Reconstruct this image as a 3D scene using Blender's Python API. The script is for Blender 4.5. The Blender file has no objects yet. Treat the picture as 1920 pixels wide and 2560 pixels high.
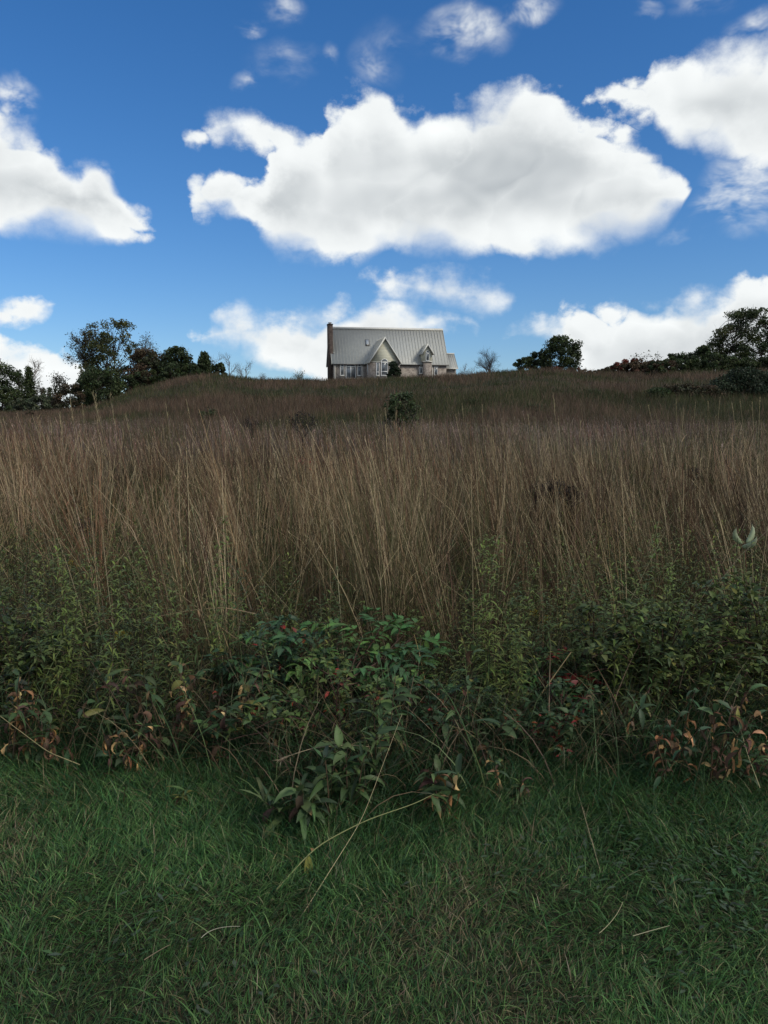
import bpy, math
import numpy as np
from math import radians as R_, sin, cos, pi

C = bpy.context.scene
COL = C.collection
rng = np.random.default_rng(7)

# ------------------------------------------------------------------ camera
CAM_Z, PITCH, F = 1.6, R_(7.4), 1998.0          # F: focal length in pixels of the 1920x2560 photograph
cam_d = bpy.data.cameras.new('camera'); cam = bpy.data.objects.new('camera', cam_d); COL.objects.link(cam)
cam.location = (0, 0, CAM_Z); cam.rotation_euler = (pi/2-PITCH, 0, 0)
cam_d.sensor_width = 36; cam_d.lens = F/2560*36; cam_d.clip_start = 0.05; cam_d.clip_end = 6000
C.camera = cam

# ------------------------------------------------------------------ light and exposure
SUN_EL, SUN_AZ = R_(40), R_(118)                # azimuth clockwise from +Y (the view direction)
sd = bpy.data.lights.new('sun', 'SUN'); so = bpy.data.objects.new('sun', sd); COL.objects.link(so)
sd.energy = 2.6; sd.angle = R_(12); sd.color = (1.0, 0.92, 0.78)
so.rotation_euler = (pi/2-SUN_EL, 0, -SUN_AZ+pi)
so.location = (60, -40, 80)
C.view_settings.view_transform = 'Standard'; C.view_settings.look = 'None'
C.view_settings.exposure = 0.0; C.view_settings.gamma = 1.0
C.render.engine = 'CYCLES'
C.cycles.max_bounces = 6; C.cycles.diffuse_bounces = 3; C.cycles.transmission_bounces = 4
C.cycles.use_denoising = True; C.cycles.denoiser = 'OPENIMAGEDENOISE'; C.cycles.denoising_input_passes = 'RGB_ALBEDO_NORMAL'; C.cycles.denoising_prefilter = 'ACCURATE'

def pdir(px, py):
    a = (px-960)/F; b = (1280-py)/F
    return np.array([a, cos(PITCH)+b*sin(PITCH), -sin(PITCH)+b*cos(PITCH)])
def at(px, py, Y):                               # point seen at a pixel of the photograph, at depth Y
    d = pdir(px, py); t = Y/d[1]
    return np.array([d[0]*t, Y, CAM_Z+d[2]*t])
def gp(px, py, z=0.0):                           # where that sight line meets level ground
    d = pdir(px, py); t = (z-CAM_Z)/d[2]
    return np.array([d[0]*t, d[1]*t, z])
def azel(px, py):
    d = pdir(px, py); d = d/np.linalg.norm(d)
    return math.atan2(d[0], d[1]), math.asin(d[2])
# ------------------------------------------------------------------ sky with cumulus (by direction, at infinity)
world = bpy.data.worlds.new('World'); C.world = world; world.use_nodes = True
NT = world.node_tree; NT.nodes.clear()
class G:
    """small expression builder for shader nodes"""
    def __init__(s, nt): s.nt = nt
    def _in(s, sock, v):
        if isinstance(v, bpy.types.NodeSocket): s.nt.links.new(v, sock)
        elif v is not None: sock.default_value = v
    def m(s, op, a, b=None, c=None, clamp=False):
        n = s.nt.nodes.new('ShaderNodeMath'); n.operation = op; n.use_clamp = clamp
        s._in(n.inputs[0], a); s._in(n.inputs[1], b); s._in(n.inputs[2], c); return n.outputs[0]
    def v(s, op, a, b=None, out=0):
        n = s.nt.nodes.new('ShaderNodeVectorMath'); n.operation = op
        s._in(n.inputs[0], a); s._in(n.inputs[1], b); return n.outputs[out]
    def comb(s, x, y, z):
        n = s.nt.nodes.new('ShaderNodeCombineXYZ'); s._in(n.inputs[0], x); s._in(n.inputs[1], y); s._in(n.inputs[2], z); return n.outputs[0]
    def sep(s, a):
        n = s.nt.nodes.new('ShaderNodeSeparateXYZ'); s._in(n.inputs[0], a); return n.outputs
    def noise(s, vec, scale, detail=2, rough=0.5, out=0, dim='3D', lac=2.0):
        n = s.nt.nodes.new('ShaderNodeTexNoise'); n.noise_dimensions = dim
        s._in(n.inputs['Vector'], vec); n.inputs['Scale'].default_value = scale
        n.inputs['Detail'].default_value = detail; n.inputs['Roughness'].default_value = rough
        n.inputs['Lacunarity'].default_value = lac; return n.outputs[out]
    def voro(s, vec, scale, detail=0, rough=0.5, smooth=None):
        n = s.nt.nodes.new('ShaderNodeTexVoronoi'); n.voronoi_dimensions = '3D'
        n.feature = 'F1' if smooth is None else 'SMOOTH_F1'; n.normalize = False
        s._in(n.inputs['Vector'], vec); n.inputs['Scale'].default_value = scale
        n.inputs['Detail'].default_value = detail; n.inputs['Roughness'].default_value = rough
        if smooth is not None: n.inputs['Smoothness'].default_value = smooth
        return n.outputs['Distance']
    def ramp(s, x, a, b, lo=0.0, hi=1.0, smooth=True):
        n = s.nt.nodes.new('ShaderNodeMapRange'); n.interpolation_type = 'SMOOTHSTEP' if smooth else 'LINEAR'
        s._in(n.inputs[0], x); n.inputs[1].default_value = a; n.inputs[2].default_value = b
        n.inputs[3].default_value = lo; n.inputs[4].default_value = hi; return n.outputs[0]
    def mixc(s, f, a, b):
        n = s.nt.nodes.new('ShaderNodeMix'); n.data_type = 'RGBA'
        s._in(n.inputs[0], f); s._in(n.inputs[6], a); s._in(n.inputs[7], b); return n.outputs[2]
    def curve(s, x, pts):
        n = s.nt.nodes.new('ShaderNodeFloatCurve'); cm = n.mapping; cu = cm.curves[0]
        while len(cu.points) > 2: cu.points.remove(cu.points[1])
        pts = sorted(pts); cu.points[0].location = pts[0]; cu.points[1].location = pts[-1]
        for p in pts[1:-1]: cu.points.new(*p)
        for p in cu.points: p.handle_type = 'VECTOR'
        cm.update(); s._in(n.inputs['Value'], x); return n.outputs[0]
g = G(NT)
tc = NT.nodes.new('ShaderNodeTexCoord')
D = g.v('NORMALIZE', tc.outputs['Generated'])
dx, dy, dz = g.sep(D)
AZ = g.m('ARCTAN2', dx, dy); EL = g.m('ARCSINE', dz)
A0, AR, E0, ER = -0.62, 1.24, -0.05, 0.75        # curve domain / range
KV = 1.157                                        # outlines were read in a 1659-pixel-wide view
# noise that breaks up the outlines
Dn = g.v('MULTIPLY', D, (1.0, 1.0, 1.25))
wn = g.noise(Dn, 9.0, 2, 0.55, out=1)
wv = g.v('SUBTRACT', wn, (0.5, 0.5, 0.5))
wx, wy, wz = g.sep(wv)
fn = g.noise(Dn, 30.0, 5, 0.60)
fx = g.m('SUBTRACT', fn, 0.5)
azw = g.m('ADD', g.m('ADD', AZ, g.m('MULTIPLY', wx, 0.040)), g.m('MULTIPLY', fx, 0.010))
elw = g.m('ADD', EL, g.m('MULTIPLY', wy, 0.030))
Dw = g.v('ADD', Dn, g.v('MULTIPLY', wv, (0.06, 0.06, 0.06)))
def billow(p, det):                               # rounded heads with creases between them
    return g.m('POWER', g.m('ABSOLUTE', g.m('MULTIPLY', g.m('SUBTRACT', g.noise(p, 11.0, det, 0.5), 0.5), 2.0)), 0.75)
bil = billow(Dw, 2); bil2 = billow(g.v('ADD', Dw, (0.010, 0.0, 0.022)), 2)
u = g.m('DIVIDE', g.m('SUBTRACT', azw, A0), AR, clamp=True)
BANDS = [   # (top outline, bottom outline, edge width)
 ([(-60,165),(0,240),(40,262),(80,288),(120,318),(160,343),(200,338),(240,368),(262,412),(290,450),(320,478),(338,497)],
  [(-60,520),(0,516),(100,514),(200,520),(280,517),(338,499)]),
 ([(402,425),(415,395),(440,380),(500,373),(560,383),(578,335),(610,305),(650,288),(690,288),(704,240),(740,214),(800,208),(850,224),(886,252),(920,238),(980,225),(1040,205),(1100,193),(1150,184),(1200,198),(1250,238),(1300,263),(1350,280),(1400,306),(1440,333),(1470,362),(1486,404)],
  [(402,430),(415,478),(440,488),(510,480),(560,512),(600,552),(700,560),(770,568),(806,555),(832,541),(900,546),(1000,548),(1100,551),(1200,549),(1300,541),(1370,535),(1410,512),(1450,492),(1476,462),(1486,410)]),
 ([(398,303),(440,266),(500,235),(530,221),(560,234),(600,258),(650,283),(690,300)],
  [(398,306),(440,326),(500,316),(560,337),(620,334),(690,318)]),
 ([(1245,212),(1290,188),(1330,164),(1386,178),(1402,152),(1480,116),(1550,96),(1600,88),(1659,60),(1720,40)],
  [(1245,216),(1300,238),(1360,250),(1420,276),(1470,320),(1530,346),(1600,366),(1659,376),(1720,380)]),
 ([(772,600),(810,586),(850,570),(900,582),(960,578),(1020,592),(1060,588),(1090,610),(1112,636)],
  [(772,612),(820,652),(900,664),(980,676),(1050,680),(1112,648)]),
 ([(408,732),(450,712),(520,674),(540,668),(560,680),(620,684),(700,690),(740,662),(800,652),(880,660),(960,672),(1030,686),(1042,703)],
  [(408,734),(470,748),(560,776),(640,800),(720,840),(800,840),(900,770),(970,716),(1042,706)]),
 ([(1088,728),(1150,690),(1200,660),(1240,649),(1290,664),(1370,654),(1400,664),(1450,650),(1500,630),(1560,619),(1600,600),(1659,590),(1720,585)],
  [(1088,732),(1180,742),(1230,765),(1290,900),(1659,900),(1720,900)]),
 ([(-60,628),(0,631),(40,627),(80,635),(110,657)], [(-60,706),(0,706),(50,705),(90,686),(110,660)]),
 ([(-60,722),(0,728),(50,735),(100,756),(165,768),(240,860)], [(-60,900),(0,900),(100,900),(240,900)]),
]
def outline(pts, ends):
    out = []
    for x, y in pts:
        a, e = azel(x*KV, y*KV); out.append([(a-A0)/AR, (e-E0)/ER])
    out.sort()
    lo, hi = out[0], out[-1]
    if lo[0] > 0.02: out.insert(0, [lo[0]-0.018, lo[1]+ends]); out.insert(0, [0.0, lo[1]+ends])
    else: lo[0] = 0.0
    if hi[0] < 0.98: out.append([hi[0]+0.018, hi[1]+ends]); out.append([1.0, hi[1]+ends])
    else: hi[0] = 1.0
    return [(p[0], min(1, max(0, p[1]))) for p in out]
vnorm = g.m('DIVIDE', g.m('SUBTRACT', elw, E0), ER)
Fd = None; DTs = None; DBs = None
for tp, bt in BANDS:
    T = g.curve(u, outline(tp, -0.06)); B = g.curve(u, outline(bt, 0.06))
    dT = g.m('SUBTRACT', T, vnorm); dB = g.m('SUBTRACT', vnorm, B)
    f = g.m('MINIMUM', dT, dB)
    if Fd is None: Fd, DTs, DBs = f, dT, dB
    else:
        sel = g.m('GREATER_THAN', f, Fd)
        DTs = g.m('ADD', DTs, g.m('MULTIPLY', sel, g.m('SUBTRACT', dT, DTs)))
        DBs = g.m('ADD', DBs, g.m('MULTIPLY', sel, g.m('SUBTRACT', dB, DBs)))
        Fd = g.m('MAXIMUM', Fd, f)
# the rest of the sky, outside the photograph, carries similar scattered cumulus
gen = g.noise(g.v('ADD', D, (3.1, 1.7, 0.4)), 3.0, 2, 0.55)
out_m = g.m('MAXIMUM', g.ramp(g.m('ABSOLUTE', AZ), 0.5, 0.62), g.ramp(EL, 0.56, 0.66))
gf = g.m('SUBTRACT', g.m('MULTIPLY', g.m('SUBTRACT', gen, 0.47), 0.6), g.m('MULTIPLY', g.m('SUBTRACT', 1.0, out_m), 0.4))
Fd = g.m('MAXIMUM', Fd, gf)
edge_break = g.m('ADD', g.m('MULTIPLY', fx, 0.075), g.m('MULTIPLY', g.m('SUBTRACT', bil, 0.26), 0.052))
# flat bottoms break up less than the tops
botk = g.ramp(g.m('SUBTRACT', DBs, DTs), -0.10, 0.02, 0.5, 1.0)
Ff = g.m('ADD', Fd, g.m('MULTIPLY', edge_break, botk))
soft = g.ramp(wx, -0.12, 0.16, 0.020, 0.066)
alpha = g.m('DIVIDE', g.m('ADD', Ff, 0.010), soft, clamp=True)
alpha = g.m('MULTIPLY', g.m('MULTIPLY', alpha, alpha), g.m('SUBTRACT', 3.0, g.m('MULTIPLY', alpha, 2.0)))
# wisps
WISPS = [(540,75,28,16,.5),(598,35,45,26,.42),(545,165,30,14,.45),(820,140,45,45,.30),(718,130,16,20,.25),
         (1010,55,95,42,.70),(1150,20,62,30,.8),(1402,40,26,14,.7),(25,215,58,46,1.0),(1600,420,85,66,.8),(1545,455,60,36,.75),
         (1478,512,32,14,.4),(620,140,50,18,.15),(1640,100,60,40,.7),(1520,10,60,30,.35),(870,80,50,22,.15)]
pw = g.comb(g.m('ADD', azw, g.m('MULTIPLY', wy, 0.03)), g.m('ADD', EL, g.m('ADD', g.m('MULTIPLY', wy, 0.07), g.m('MULTIPLY', fx, 0.02))), 0.0)
wf = None
for x, y, rx, ry, st in WISPS:
    a, e = azel(x*KV, y*KV)
    q = g.v('MULTIPLY', g.v('SUBTRACT', pw, (a, e, 0)), (F/(rx*KV), F/(ry*KV), 0))
    r = g.v('LENGTH', q, out=1)
    w = g.m('MULTIPLY', g.m('SUBTRACT', 1.0, r), st)
    wf = w if wf is None else g.m('MAXIMUM', wf, w)
wt = g.noise(g.v('ADD', g.v('MULTIPLY', Dn, (1.0, 1.0, 1.3)), g.v('MULTIPLY', wv, (0.08, 0.08, 0.08))), 17.0, 4, 0.60)
wa = g.m('MULTIPLY', g.ramp(wf, -0.15, 0.62), g.ramp(wt, 0.36, 0.70), clamp=True)
cover = g.m('MAXIMUM', alpha, wa)
# cloud light: white sunlit tops and rims, grey in the thick core and underneath
thick = g.ramp(Ff, 0.008, 0.085)
under = g.ramp(g.m('SUBTRACT', DTs, g.m('MULTIPLY', DBs, 0.9)), -0.10, 0.16)
lob = g.m('MULTIPLY', g.m('SUBTRACT', bil, bil2), g.ramp(Ff, -0.01, 0.05))
patch = g.ramp(g.noise(g.v('MULTIPLY', Dn, (1.0, 1.0, 1.7)), 5.5, 2, 0.45), 0.40, 0.64)
CORES = [(780,350,130,50,.8),(880,450,200,70,1.0),(1130,350,190,60,.7),(560,440,150,60,.6),(1350,440,150,50,.5),(90,430,170,90,.9),(1560,280,130,60,.9),(700,520,130,40,.6),(620,740,160,40,.8),(830,700,140,30,.8),(1400,740,200,50,.8),(1560,690,120,30,.8),(60,690,60,24,.7)]
cf = None
for x, y, rx, ry, st in CORES:
    a, e = azel(x*KV, y*KV)
    q = g.v('MULTIPLY', g.v('SUBTRACT', pw, (a, e, 0)), (F/(rx*KV), F/(ry*KV), 0))
    w = g.m('MULTIPLY', g.m('SUBTRACT', 1.0, g.v('LENGTH', q, out=1)), st)
    cf = w if cf is None else g.m('MAXIMUM', cf, w)
core = g.ramp(cf, -0.45, 0.75)
shade = g.m('MULTIPLY', thick, g.m('ADD', g.m('ADD', g.m('MULTIPLY', under, 0.12), g.m('MULTIPLY', patch, 0.20)), g.m('MULTIPLY', core, 0.20)))
shade = g.m('SUBTRACT', shade, g.m('MULTIPLY', lob, 0.24))
lit = g.m('SUBTRACT', 0.95, shade)
lit = g.m('MINIMUM', g.m('MAXIMUM', lit, 0.42), 1.02)
ccol = g.v('MULTIPLY', g.comb(lit, lit, lit), (0.97, 1.0, 1.0))
ccol = g.v('ADD', ccol, g.v('MULTIPLY', g.comb(*([g.m('SUBTRACT', 1.0, lit)]*3)), (-0.02, 0.03, 0.09)))
sky = NT.nodes.new('ShaderNodeTexSky'); sky.sky_type = 'NISHITA'; sky.sun_disc = False
sky.sun_elevation = SUN_EL; sky.sun_rotation = SUN_AZ; sky.air_density = 1.0; sky.dust_density = 0.3; sky.ozone_density = 2.6
STR = 0.12
NT.links.new(g.v('NORMALIZE', g.comb(dx, dy, g.m('ADD', g.m('MULTIPLY', g.m('MAXIMUM', dz, 0.0), 0.92), 0.030))), sky.inputs['Vector'])
sk = g.v('MULTIPLY', sky.outputs[0], (0.74, 0.83, 0.99))
hs = NT.nodes.new('ShaderNodeHueSaturation'); hs.inputs['Saturation'].default_value = 1.2
NT.links.new(sk, hs.inputs['Color'])
mix = g.mixc(cover, hs.outputs[0], g.v('MULTIPLY', ccol, (1/STR, 1/STR, 1/STR)))
bg = NT.nodes.new('ShaderNodeBackground'); bg.inputs['Strength'].default_value = STR
NT.links.new(mix, bg.inputs['Color'])
wo = NT.nodes.new('ShaderNodeOutputWorld'); NT.links.new(bg.outputs[0], wo.inputs['Surface'])
# ------------------------------------------------------------------ helpers: meshes, materials, tags
class Buf:
    """collects vertices, faces and per-vertex colours; build() links them as ONE mesh object"""
    def __init__(s): s.v=[]; s.q=[]; s.t=[]; s.c=[]; s.n=0
    def add(s, V, quads=None, tris=None, col=(0.5,0.5,0.5)):
        V = np.asarray(V, float).reshape(-1, 3); k = len(V)
        c = np.asarray(col, float)
        if c.ndim == 1: c = np.broadcast_to(c, (k, 3))
        s.v.append(V); s.c.append(c.reshape(-1, 3))
        if quads is not None and len(quads): s.q.append(np.asarray(quads, np.int64).reshape(-1, 4)+s.n)
        if tris is not None and len(tris): s.t.append(np.asarray(tris, np.int64).reshape(-1, 3)+s.n)
        s.n += k
    def mesh(s, name, mat, smooth=False):
        V = np.concatenate(s.v); Cc = np.clip(np.concatenate(s.c), 0, 1)
        Q = np.concatenate(s.q) if s.q else np.zeros((0,4), np.int64)
        T = np.concatenate(s.t) if s.t else np.zeros((0,3), np.int64)
        me = bpy.data.meshes.new(name)
        me.vertices.add(len(V)); me.vertices.foreach_set('co', V.astype(np.float32).ravel())
        me.loops.add(len(Q)*4+len(T)*3)
        me.loops.foreach_set('vertex_index', np.concatenate([Q.ravel(), T.ravel()]).astype(np.int32))
        me.polygons.add(len(Q)+len(T))
        ls = np.concatenate([np.arange(len(Q))*4, len(Q)*4+np.arange(len(T))*3]).astype(np.int32)
        me.polygons.foreach_set('loop_start', ls)
        if smooth: me.polygons.foreach_set('use_smooth', np.ones(len(ls), bool))
        at_ = me.attributes.new('Col', 'FLOAT_COLOR', 'POINT')
        at_.data.foreach_set('color', np.concatenate([Cc, np.ones((len(Cc),1))], 1).astype(np.float32).ravel())
        me.update(calc_edges=True); me.materials.append(mat)
        return me
    def build(s, name, mat, parent=None, smooth=False):
        o = bpy.data.objects.new(name, s.mesh(name, mat, smooth)); COL.objects.link(o)
        if parent is not None: o.parent = parent
        return o
def tag(o, label=None, cat=None, group=None, kind=None):
    for k, w in (('label', label), ('category', cat), ('group', group), ('kind', kind)):
        if w: o[k] = w
    return o
def empty(name, loc=(0,0,0), rz=0.0):
    o = bpy.data.objects.new(name, None); COL.objects.link(o); o.location = loc; o.rotation_euler = (0,0,rz)
    o.empty_display_size = 0.2; return o
def copy_tree(o, parent=None):
    kids = list(o.children); c = o.copy(); COL.objects.link(c)
    if parent is not None: c.parent = parent
    for k in kids: copy_tree(k, c)
    return c

def mat_col(name, rough=0.6, spec=0.25, trans=0.25, hue=None):
    """material coloured by the mesh's own colour attribute, part of the light passing through"""
    m = bpy.data.materials.new(name); m.use_nodes = True; nt = m.node_tree; nt.nodes.clear()
    a = nt.nodes.new('ShaderNodeAttribute'); a.attribute_name = 'Col'
    b = nt.nodes.new('ShaderNodeBsdfPrincipled'); b.inputs['Roughness'].default_value = rough
    b.inputs['Specular IOR Level'].default_value = spec
    nt.links.new(a.outputs['Color'], b.inputs['Base Color'])
    o = nt.nodes.new('ShaderNodeOutputMaterial'); last = b.outputs[0]
    if trans > 0:
        t = nt.nodes.new('ShaderNodeBsdfTranslucent'); nt.links.new(a.outputs['Color'], t.inputs['Color'])
        mx = nt.nodes.new('ShaderNodeMixShader'); mx.inputs[0].default_value = trans
        nt.links.new(last, mx.inputs[1]); nt.links.new(t.outputs[0], mx.inputs[2]); last = mx.outputs[0]
    nt.links.new(last, o.inputs['Surface']); return m
M_BLADE = mat_col('grass_blade', 0.5, 0.18, 0.3)
M_DRY = mat_col('dry_grass', 0.7, 0.15, 0.2)
M_LEAF = mat_col('leaf', 0.5, 0.2, 0.25)
M_TREE = mat_col('tree_leaf', 0.6, 0.2, 0.18)
M_BARK = mat_col('bark', 0.85, 0.1, 0.0)
M_STEM = mat_col('stem', 0.6, 0.2, 0.0)

_lat = np.random.default_rng(99).random((8, 128, 128))
def vn(x, y, sc, seed=0):
    """smooth value noise 0..1"""
    x = np.asarray(x, float)/sc+37.3*seed; y = np.asarray(y, float)/sc+11.9*seed
    xi = np.floor(x).astype(int); yi = np.floor(y).astype(int); fx_ = x-xi; fy_ = y-yi
    fx_ = fx_*fx_*(3-2*fx_); fy_ = fy_*fy_*(3-2*fy_); L = _lat[seed % 8]
    g_ = lambda a, b: L[a % 128, b % 128]
    return (g_(xi,yi)*(1-fx_)+g_(xi+1,yi)*fx_)*(1-fy_)+(g_(xi,yi+1)*(1-fx_)+g_(xi+1,yi+1)*fx_)*fy_
def fbm(x, y, sc, seed=0, o=3):
    s = 0; a = 0.5; t = 0
    for k in range(o): s = s+a*vn(x, y, sc/2**k, seed+k); t += a; a *= 0.5
    return s/t

def bc(a, n): return np.broadcast_to(np.asarray(a, float), (n,)).copy()
def colarr(col, n):
    c = np.asarray(col, float); return np.broadcast_to(c, (n, 3)).copy() if c.ndim == 1 else c
def jitter(col, n, a=0.15, h=0.06, r=None):
    r = r or rng
    c = colarr(col, n); return c*(1+a*r.normal(size=(n,1)))*(1+h*r.normal(size=(n,3)))
def centre_line(P, az, L, lean, bend, segs):
    n = len(P); t = np.linspace(0, 1, segs+1); th = lean[:,None]+bend[:,None]*t[None,:]**1.3
    mid = (th[:,1:]+th[:,:-1])/2; ds = (L/segs)[:,None]
    h = np.concatenate([np.zeros((n,1)), np.cumsum(np.sin(mid)*ds, 1)], 1)
    z = np.concatenate([np.zeros((n,1)), np.cumsum(np.cos(mid)*ds, 1)], 1)
    X = np.stack([P[:,0:1]+h*np.cos(az)[:,None], P[:,1:2]+h*np.sin(az)[:,None], P[:,2:3]+z], 2)
    return X, th, t
def blades(buf, P, az, L, W, lean, bend, col, segs=3, tip=None, power=0.8, twist=None):
    """flat tapering grass blades, all at once"""
    n = len(P); az=bc(az,n); L=bc(L,n); W=bc(W,n); lean=bc(lean,n); bend=bc(bend,n); col=colarr(col,n)
    X, th, t = centre_line(P, az, L, lean, bend, segs)
    sd_ = np.stack([-np.sin(az), np.cos(az), np.zeros(n)], 1)
    if twist is not None:
        k = np.sin(bc(twist,n))[:,None]; hd = np.stack([np.cos(az), np.sin(az), np.zeros(n)], 1)
        sd_ = sd_*np.sqrt(np.maximum(0, 1-k*k))+hd*k
    w = (1-t)**power; w[0] = 0.75*w[0]
    Lf = X-sd_[:,None,:]*(W[:,None]*w/2)[:,:,None]; Rt = X+sd_[:,None,:]*(W[:,None]*w/2)[:,:,None]
    per = 2*segs+1; V = np.zeros((n, per, 3))
    V[:,0:2*segs:2] = Lf[:,:segs]; V[:,1:2*segs:2] = Rt[:,:segs]; V[:,-1] = X[:,-1]
    base = (np.arange(n)*per)[:,None]
    q = np.array([[2*k, 2*k+1, 2*k+3, 2*k+2] for k in range(segs-1)], int).reshape(-1, 4)
    Q = (base[:,:,None]+q[None]).reshape(-1, 4) if segs > 1 else None
    T = base+np.array([[2*segs-2, 2*segs-1, 2*segs]])
    cc = np.repeat(col[:,None,:], per, 1)
    if tip is not None:
        tt = np.concatenate([np.repeat(t[:segs], 2), [1.0]])[None,:,None]**1.5
        cc = cc*(1-tt)+colarr(tip, n)[:,None,:]*tt
    buf.add(V.reshape(-1,3), Q, T, cc.reshape(-1,3)); return X
def stalks(buf, P, az, L, Rr, lean, bend, col, segs=4, taper=0.5, tip=None):
    """round (three sided) stems, all at once; returns their centre lines"""
    n = len(P); az=bc(az,n); L=bc(L,n); Rr=bc(Rr,n); lean=bc(lean,n); bend=bc(bend,n); col=colarr(col,n)
    X, th, t = centre_line(P, az, L, lean, bend, segs)
    hd = np.stack([np.cos(az), np.sin(az), np.zeros(n)], 1)[:,None,:]; s_ = np.stack([-np.sin(az), np.cos(az), np.zeros(n)], 1)[:,None,:]
    nr = hd*np.cos(th)[:,:,None]-np.array([0,0,1.])*np.sin(th)[:,:,None]
    r = Rr[:,None]*(1-(1-taper)*t)[None,:]
    V = np.stack([X+r[:,:,None]*(nr*cos(a)+s_*sin(a)) for a in (0, 2*pi/3, 4*pi/3)], 2)
    k = np.arange(segs)[:,None]*3; j = np.arange(3)[None,:]; j2 = (j+1) % 3
    q = np.stack([k+j, k+j2, k+3+j2, k+3+j], 2).reshape(-1, 4)
    Q = ((np.arange(n)*3*(segs+1))[:,None,None]+q[None]).reshape(-1, 4)
    cc = np.repeat(col[:,None,:], 3*(segs+1), 1)
    if tip is not None:
        tt = np.repeat(t, 3)[None,:,None]; cc = cc*(1-tt)+colarr(tip, n)[:,None,:]*tt
    buf.add(V.reshape(-1,3), Q, None, cc.reshape(-1,3)); return X
PROF = {'lance': lambda t: np.sin(pi*np.clip(t,0,1)**0.75)**0.9, 'ovate': lambda t: np.sin(pi*np.clip(t,0,1)**0.55)**0.8,
        'strap': lambda t: np.clip(1-t**3,0,1)*np.clip(0.35+4*t,0,1)}
def leaves(buf, P, az, el, L, W, droop, col, segs=4, fold=0.25, prof='lance', roll=0.0, tip=None, wavy=0.0, r=None):
    """folded, drooping leaves: az heading, el start angle above level, droop added along the length"""
    r = r or rng
    n = len(P); az=bc(az,n); el=bc(el,n); L=bc(L,n); W=bc(W,n); droop=bc(droop,n); roll=bc(roll,n); col=colarr(col,n)
    X, th, t = centre_line(P, az, L, pi/2-el, droop, segs)
    hd = np.stack([np.cos(az), np.sin(az), np.zeros(n)], 1)[:,None,:]; s0 = np.stack([-np.sin(az), np.cos(az), np.zeros(n)], 1)[:,None,:]
    nr = -(hd*np.cos(th)[:,:,None]-np.array([0,0,1.])*np.sin(th)[:,:,None])
    cr, sr = np.cos(roll)[:,None,None], np.sin(roll)[:,None,None]
    s_ = s0*cr+nr*sr; nr = nr*cr-s0*sr
    w = PROF[prof](t)*0.5; w[-1] = 0.02; w[0] = 0.03
    wv_ = W[:,None]*w[None,:]
    wob = wavy*r.normal(size=(n, segs+1))*wv_ if wavy else 0
    up = (fold*wv_)[:,:,None]*nr
    A = X-s_*wv_[:,:,None]+up+(wob*1.0)[:,:,None]*nr if wavy else X-s_*wv_[:,:,None]+up
    B = X+s_*wv_[:,:,None]+up-(wob*0.7)[:,:,None]*nr if wavy else X+s_*wv_[:,:,None]+up
    V = np.stack([A, X, B], 2); k = np.arange(segs)[:,None]*3
    q = np.concatenate([np.stack([k+0, k+1, k+4, k+3], 2), np.stack([k+1, k+2, k+5, k+4], 2)], 1).reshape(-1, 4)
    Q = ((np.arange(n)*3*(segs+1))[:,None,None]+q[None]).reshape(-1, 4)
    cc = np.repeat(col[:,None,:], 3*(segs+1), 1)
    mid = np.tile([1.0, 1.22, 1.0], segs+1)[None,:,None]; cc = cc*mid
    if tip is not None:
        tt = np.repeat(np.clip((t-0.70)/0.28, 0, 1), 3)[None,:,None]; cc = cc*(1-tt)+colarr(tip, n)[:,None,:]*tt
    buf.add(V.reshape(-1,3), Q, None, cc.reshape(-1,3)); return X
def poly(buf, pts, rad, col, sides=5):
    """one tube along a polyline"""
    pts = np.asarray(pts, float); K = len(pts); rad = bc(rad, K)
    d = np.gradient(pts, axis=0); d /= np.linalg.norm(d, axis=1)[:,None]+1e-9
    ref = np.array([0.3, 0.9, 0.1]) if abs(d[0][2]) > 0.8 else np.array([0,0,1.])
    a = np.cross(d, ref); a /= np.linalg.norm(a, axis=1)[:,None]+1e-9; b = np.cross(d, a)
    an = np.arange(sides)*2*pi/sides
    V = pts[:,None,:]+rad[:,None,None]*(a[:,None,:]*np.cos(an)[None,:,None]+b[:,None,:]*np.sin(an)[None,:,None])
    k = np.arange(K-1)[:,None]*sides; j = np.arange(sides)[None,:]; j2 = (j+1) % sides
    Q = np.stack([k+j, k+j2, k+sides+j2, k+sides+j], 2).reshape(-1, 4)
    buf.add(V.reshape(-1,3), Q, None, col)
def bez(p0, p1, p2, n=8):
    t = np.linspace(0,1,n)[:,None]; return (1-t)**2*np.asarray(p0)+2*t*(1-t)*np.asarray(p1)+t*t*np.asarray(p2)
def box(buf, x0, x1, y0, y1, z0, z1, col=(.5,.5,.5)):
    V = [(x,y,z) for z in (z0,z1) for y in (y0,y1) for x in (x0,x1)]
    buf.add(V, [(0,2,3,1),(4,5,7,6),(0,1,5,4),(2,6,7,3),(0,4,6,2),(1,3,7,5)], None, col)
def prism(buf, pts, y0, y1, col=(.5,.5,.5)):
    """convex outline in x,z pushed from y0 to y1"""
    n = len(pts); V = [(x,y0,z) for x,z in pts]+[(x,y1,z) for x,z in pts]
    q = [(i, (i+1)%n, n+(i+1)%n, n+i) for i in range(n)]
    t = [(0,i+1,i) for i in range(1,n-1)]+[(n,n+i,n+i+1) for i in range(1,n-1)]
    buf.add(V, q, t, col)
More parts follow.
